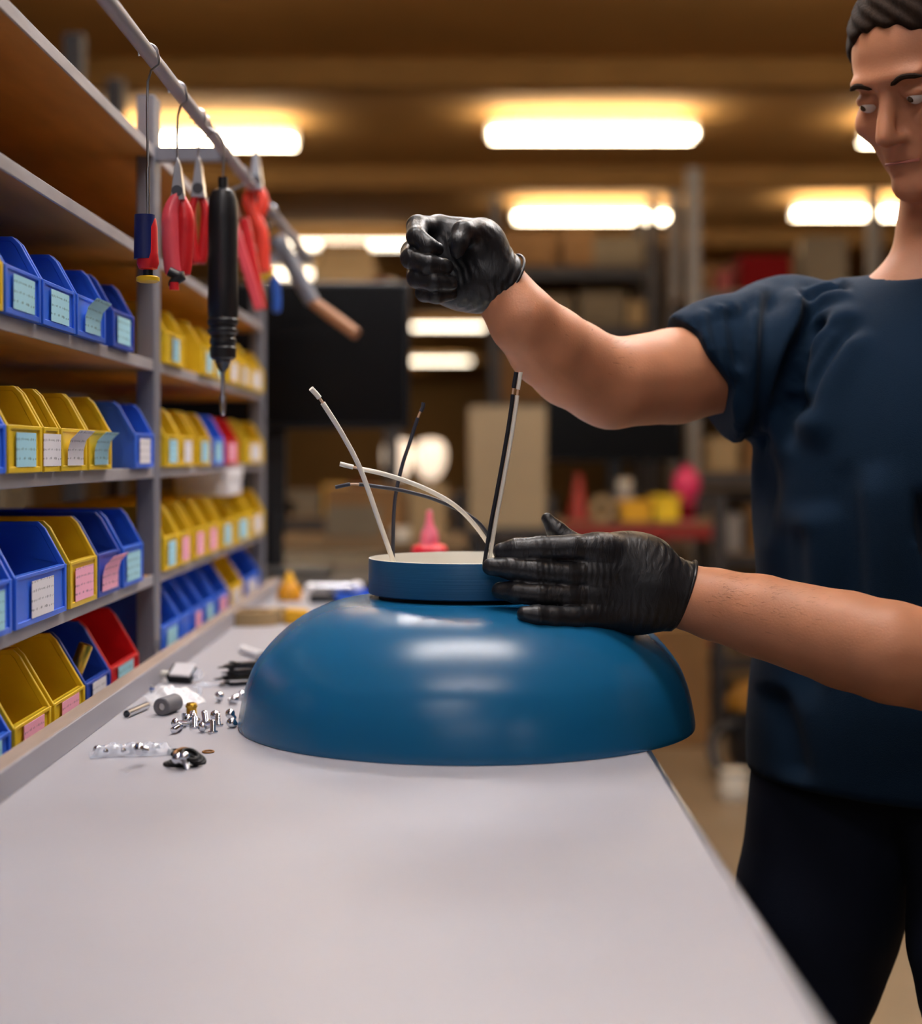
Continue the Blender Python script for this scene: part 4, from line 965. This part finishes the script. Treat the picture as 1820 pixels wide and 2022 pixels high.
# end the right sleeve on a slanted plane, the left on its own, the hem and neckline level
Xg, Yg, Zg = Fs.ax[0][:, None, None], Fs.ax[1][None, :, None], Fs.ax[2][None, None, :]
pl = ((Xg-a0[0])*hem_n[0]+(Yg-a0[1])*hem_n[1]+(Zg-a0[2])*hem_n[2]).astype(np.float32)
sleeve_zone = (Xg < .345) & (Zg > 1.17)
Fs.F = np.where(sleeve_zone, np.maximum(Fs.F, pl), Fs.F)
ld = nrm(LE-LS); lp = lerp(LS, LE, .50)
pl2 = ((Xg-lp[0])*ld[0]+(Yg-lp[1])*ld[1]+(Zg-lp[2])*ld[2]).astype(np.float32)
dl = np.sqrt((Xg-lp[0])**2+(Yg-lp[1])**2+(Zg-lp[2])**2)
Fs.F = np.where(dl < .13, np.maximum(Fs.F, pl2), Fs.F)
Fs.cut((0, 0, .815), (0, 0, -1))
nk = L(.012, -.015, .135)
Fs.F = np.maximum(Fs.F, .066-np.sqrt(((Xg-nk[0])*1.0)**2+((Yg-nk[1])*1.0)**2+((Zg-nk[2])*1.0)**2).astype(np.float32))
V, Q = Fs.mesh(); V = np_smooth(V, Q, 3, .5); N = np_normals(V, Q)
# folds: ridges (+) and creases (-) drawn as lines over the front of the cloth (x, z)
def fold(V, N, pts, w, a, yref):
    q = [np.array(P(px, py, yref)) for px, py in pts]; q = bez(q, 10); q = np.array([(p[0], p[2]) for p in q])
    d = np.full(len(V), 9.); tt = np.zeros(len(V)); xz = V[:, [0, 2]]
    for i in range(len(q)-1):
        ab = q[i+1]-q[i]; t = np.clip(((xz-q[i]) @ ab)/(ab @ ab+1e-12), 0, 1); di = np.linalg.norm(xz-q[i]-t[:, None]*ab, axis=1)
        b_ = di < d; d[b_] = di[b_]; tt[b_] = (i+t[b_])/(len(q)-1)
    env = np.clip(np.minimum(tt, 1-tt)*5, 0, 1); env = env*env*(3-2*env)
    w = w*1.25; fr = np.clip(-N[:, 1]*2+.35, 0, 1)
    return V+N*((2.1 if pts[0][0] > 1465 else 1.6)*a*np.exp(-(d/w)**2)*(env+.0)*fr)[:, None]
for pts, w, a in (
    ([(1599, 544), (1540, 590), (1517, 640), (1508, 720), (1505, 830), (1507, 975), (1512, 1100)], .011, -.013),
    ([(1575, 548), (1520, 590), (1492, 660), (1482, 760), (1480, 880), (1484, 1000)], .014, .008),
    ([(1628, 548), (1560, 620), (1535, 700), (1528, 800), (1530, 950)], .013, .010),
    ([(1668, 584), (1600, 655), (1566, 735), (1552, 800), (1545, 900)], .010, -.012),
    ([(1685, 592), (1620, 672), (1580, 742), (1566, 800)], .009, .009),
    ([(1680, 622), (1630, 690), (1590, 765), (1572, 850)], .010, -.010),
    ([(1690, 640), (1640, 715), (1606, 790), (1588, 900)], .012, .008),
    ([(1600, 571), (1581, 640), (1566, 740)], .007, .006),
    ([(1695, 545), (1640, 556), (1600, 580)], .008, -.009), ([(1690, 560), (1650, 570), (1608, 584)], .007, .007),
    ([(1428, 604), (1411, 630), (1414, 680), (1432, 745), (1455, 800)], .008, -.009), ([(1412, 610), (1396, 640), (1400, 700), (1420, 770)], .009, .005),
    ([(1452, 590), (1442, 630), (1447, 690), (1458, 745)], .008, -.009), ([(1440, 594), (1428, 630), (1430, 690), (1446, 760)], .007, .005),
    ([(1385, 622), (1372, 660), (1384, 740), (1410, 800)], .007, -.004),
    ([(1500, 568), (1476, 610), (1464, 680), (1466, 760), (1474, 850)], .007, -.008),
    ([(1560, 1000), (1566, 1120), (1572, 1250), (1570, 1400)], .012, -.008), ([(1585, 980), (1600, 1120), (1610, 1300)], .016, .008),
    ([(1640, 900), (1652, 1100), (1660, 1300)], .012, -.008), ([(1670, 900), (1685, 1100), (1690, 1300)], .018, .008),
    ([(1520, 1350), (1545, 1440), (1560, 1540)], .010, -.006)):
    V = fold(V, N, pts, w, a, 1.86)
V = np_smooth(V, Q, 1, .25)
sh_o = np_object('t_shirt', V, Q, 'shirt', person); sh_o['label'] = 'dark navy short-sleeved T-shirt'
# hem band of the raised sleeve
# ---- trousers and shoes
Ft = Field((.20, 1.55, .03), (.80, 2.20, .98), .009)
hip = lambda a, b_, z: np.array([*(C+fw*a+rt*b_)[:2], z])
Ft.ell(hip(0, 0, .89), (.185, .135, .12), R3, .04)
legs = []
for s, ft in ((1, (.06, .14)), (-1, (-.02, -.13))):
    a = hip(.01, s*.095, .84); k_ = hip(.05, ft[1]*.98, .47); f_ = hip(ft[0]-.03, ft[1], .075)
    Ft.chain([a, lerp(a, k_, .5), k_, lerp(k_, f_, .4), f_], [.108, .095, .075, .068, .058], .03); legs.append(f_)
Ft.cut((0, 0, .955), (0, 0, 1)); Ft.cut((0, 0, .06), (0, 0, -1))
V, Q = Ft.mesh(); V = np_smooth(V, Q, 3, .5)
gz = V[:, 2]; Nn = np_normals(V, Q)
V = V+Nn*(.004*np.sin(gz*75+4*np.sin(V[:, 0]*30))*np.exp(-((gz-.47)/.12)**2))[:, None]
np_object('trousers', V, Q, 'trousers', person)['label'] = 'very dark navy work trousers'
for f_ in legs:
    Fo = Field(f_-np.array([.2, .2, .08]), f_+np.array([.2, .2, .08]), .006)
    toe = np.array([*(f_+fw*.14)[:2], .042]); heel = np.array([*(f_-fw*.05)[:2], .045])
    Fo.chain([heel, np.array([*(f_+fw*.05)[:2], .048]), toe], [.042, .046, .040], .02); Fo.cone(f_, heel, .045, .045, .02)
    Fo.cut((0, 0, .001), (0, 0, -1)); Fo.cut((0, 0, .12), (0, 0, 1))
    V, Q = Fo.mesh(); V = np_smooth(V, Q, 2, .5); np_object('shoe', V, Q, 'shoe', person)

# ---- gloves
def glove(name, lo, hi, vox, palm, fingers, cut_p, cut_n, label, hem, wr=()):
    G = Field(lo, hi, vox)
    palm(G); base = G.F.copy(); out = base.copy()
    for pts, rs, k in fingers:
        A = np.full(G.n, 1., np.float32)
        G.chain(pts, rs, .003, A); out = np.minimum(out, smin(base, A, k))
    G.F = out; G.cut(cut_p, cut_n)
    V, Q = G.mesh(); V = np_smooth(V, Q, 2, .5); N = np_normals(V, Q)
    for c, ax, spread, amp, fr in wr:                 # creases around a joint: direction, reach, depth, frequency
        d = V-np.array(c); s = d @ nrm(ax); q = np.linalg.norm(d-s[:, None]*nrm(ax), axis=1)
        V = V+N*(amp*np.sin(s*fr+2.5*np.sin(q*140+s*60))*(.5+.5*np.sin(q*210+s*35))*np.exp(-(s/spread)**2-(q/.05)**4))[:, None]
    o = np_object(name, V, Q, 'nitrile', person); o['label'] = label
    MB().tube(hem, .0016, 8, cap=False).build('rolled_hem', 'nitrile', o)
    return o
# lower glove: left hand laid flat along the canopy, fingers to the left, thumb up behind
g = A3
yk, yt_ = 1.672, 1.657
def palmL(G):
    G.cone(g(1340, 1172, 1.700), g(1290, 1160, 1.692), .031, .034, .02)
    G.ell(g(1240, 1150, 1.684), (.056, .021, .047), k=.02)
    for py0, py1, r in ((1100, 1085, .0165), (1130, 1132, .0155), (1158, 1175, .0155), (1190, 1216, .0145)):
        G.cone(g(1290, (py0+1160)/2, 1.690), g(1178, py1, yk+.002), .022, r, .014)
    G.ell(g(1250, 1200, 1.690), (.045, .020, .026), k=.02)
    G.ell(g(1240, 1092, 1.702), (.042, .020, .022), k=.02)        # thumb side
fingL = [
    ([g(1195, 1083, yk), g(1130, 1081, 1.664), g(1066, 1083, 1.660), g(1020, 1086, 1.659), g(990, 1089, 1.662)], [.0145, .0134, .0126, .0120, .0092], .010),
    ([g(1190, 1133, yk), g(1120, 1133, 1.662), g(1056, 1128, 1.656), g(1010, 1122, 1.655), g(969, 1119, 1.658)], [.0145, .0136, .0132, .0120, .0092], .010),
    ([g(1180, 1176, yk), g(1120, 1176, 1.660), g(1064, 1173, 1.653), g(1020, 1169, 1.653), g(987, 1166, 1.657)], [.0142, .0132, .0126, .0117, .0090], .010),
    ([g(1182, 1214, yk-.002), g(1130, 1220, 1.650), g(1090, 1219, 1.639), g(1060, 1215, 1.632), g(1036, 1212, 1.631)], [.0134, .0120, .0114, .0107, .0082], .010),
    ([g(1250, 1108, 1.708), g(1190, 1094, 1.728), g(1128, 1072, 1.742), g(1098, 1048, 1.746), g(1080, 1024, 1.748)], [.0185, .0150, .0118, .0108, .0066], .012)]
hemL = []
for a in np.linspace(0, 2*math.pi, 41):
    c = A3(1350, 1174, 1.701); ax1 = (A3(1374, 1108, 1.701)-A3(1328, 1240, 1.701))/2; ax2 = np.array([0, .0375, 0])
    hemL.append(c+ax1*math.cos(a)*1.0+ax2*math.sin(a))
dn = nrm(np.cross(ax1, ax2)); dn = dn if dn[0] > 0 else -dn
def palmL2(G):
    palmL(G)
    G.cone(A3(1320, 1172, 1.70), A3(1375, 1186, 1.701), .0365, .0390, .01)
gl = glove('glove', (.015, 1.60, .985), (.275, 1.79, 1.150), .0016, palmL2, fingL, A3(1350, 1174, 1.701), dn, 'black nitrile glove on the hand laid against the lamp canopy', hemL,
      [(g(1190, 1130, 1.66), (1, 0, 0), .03, .00028, 900), (g(1060, 1130, 1.65), (1, 0, .1), .02, .00025, 1100), (g(1310, 1165, 1.68), (1, 0, -.3), .03, .0006, 700)])
gR = lambda px, py, Y: A3(px, py, Y+.11)
# upper glove: right hand closed, palm side to the viewer
def palmR(G):
    G.cone(RW+np.array([.0, 0, 0]),gR(950, 548, 1.662), .033, .034, .02)
    G.ell(gR(915, 520, 1.668), (.048, .022, .050), k=.02)
    for a, b_, r in (((960, 500), (866, 452), .0155), ((950, 520), (850, 488), .0155), ((950, 540), (850, 524), .0148), ((940, 565), (862, 560), .0140)):
        G.cone(gR(*a, 1.668),gR(*b_, 1.668), .022, r, .012)
    G.ell(gR(925, 572, 1.655), (.040, .020, .018), k=.015); G.ell(gR(952, 488, 1.650), (.026, .022, .032), k=.015)
fingR = [
    ([gR(866, 452, 1.668),gR(824, 446, 1.640),gR(822, 468, 1.612),gR(845, 487, 1.606),gR(862, 492, 1.612)], [.0135, .0118, .0108, .0100, .0078], .006),
    ([gR(848, 488, 1.668),gR(814, 497, 1.640),gR(812, 510, 1.614),gR(846, 522, 1.603),gR(880, 527, 1.610)], [.0135, .0124, .0116, .0108, .0086], .006),
    ([gR(850, 524, 1.668),gR(824, 542, 1.640),gR(824, 549, 1.616),gR(856, 556, 1.606),gR(890, 559, 1.612)], [.0130, .0118, .0110, .0104, .0084], .006),
    ([gR(862, 560, 1.668),gR(840, 575, 1.645),gR(838, 578, 1.626),gR(862, 583, 1.618),gR(890, 580, 1.622)], [.0120, .0106, .0098, .0092, .0074], .006),
    ([gR(965, 505, 1.650),gR(940, 462, 1.634),gR(914, 458, 1.616),gR(905, 480, 1.606),gR(902, 497, 1.604)], [.0190, .0150, .0122, .0108, .0078], .010)]
cR = A3(983, 553, 1.775); e1 = (A3(1016, 498, 1.77)-A3(950, 608, 1.74))/2; fd = nrm(RE-RW); e1 = e1-fd*(e1 @ fd); e2 = np.cross(fd, nrm(e1))*.0362; e1 = nrm(e1)*.0362
hemR = [cR+fd*.004+e1*math.cos(a)*1.02+e2*math.sin(a) for a in np.linspace(0, 2*math.pi, 41)]
def palmR2(G):
    palmR(G); G.cone(lerp(RW, RE, -.05), lerp(RW, RE, .12), .0352, .0385, .01)
gr = glove('glove', (-.08, 1.685, 1.33), (.105, 1.835, 1.485), .0016, palmR2, fingR, cR+fd*.004, fd, 'black nitrile glove on the raised, closed hand', hemR,
      [(gR(930, 530, 1.64), (1, 0, .4), .04, .0006, 700), (RW, fd, .03, .0006, 700)])
# fine hair on the forearms
rh = random.Random(2); hm = MB()
def hairs(p0, p1, r0, r1, n, side):
    p0 = np.array(p0); p1 = np.array(p1)
    ax = nrm(p1-p0); s1 = nrm(np.cross(ax, (0, 0, 1))); s2 = np.cross(s1, ax)
    for _ in range(n):
        t = rh.random(); a = rh.gauss(side, .7); rr = r0+(r1-r0)*t-.001
        d = s1*math.sin(a)+s2*math.cos(a); b_ = lerp(p0, p1, t)+d*rr
        tip = b_+d*rh.uniform(.001, .004)+ax*rh.uniform(-.013, -.003)+np.array([rh.gauss(0, .002) for _ in range(3)]); w = np.cross(d, ax)*.00012
        m_ = (b_+tip)/2+d*.0012
        hm.add([b_-w, b_+w, m_+w*.8, m_-w*.8, tip], [(0, 1, 2, 3), (3, 2, 4)])
hairs(A3(1670, 1264, 1.64), A3(1400, 1190, 1.69), .0475, .0355, 900, 0); hairs(A3(1130, 719, 1.83), A3(1083, 684, 1.80), .0485, .0450, 250, 0); hairs(A3(1083, 684, 1.80), A3(1033, 633, 1.77), .0450, .0370, 250, 0); hairs(A3(1216, 756, 1.86), A3(1130, 719, 1.83), .0500, .0485, 200, 0)
ho = hm.build('arm_hair', 'hair', person, smooth=False); ho['kind'] = 'stuff'
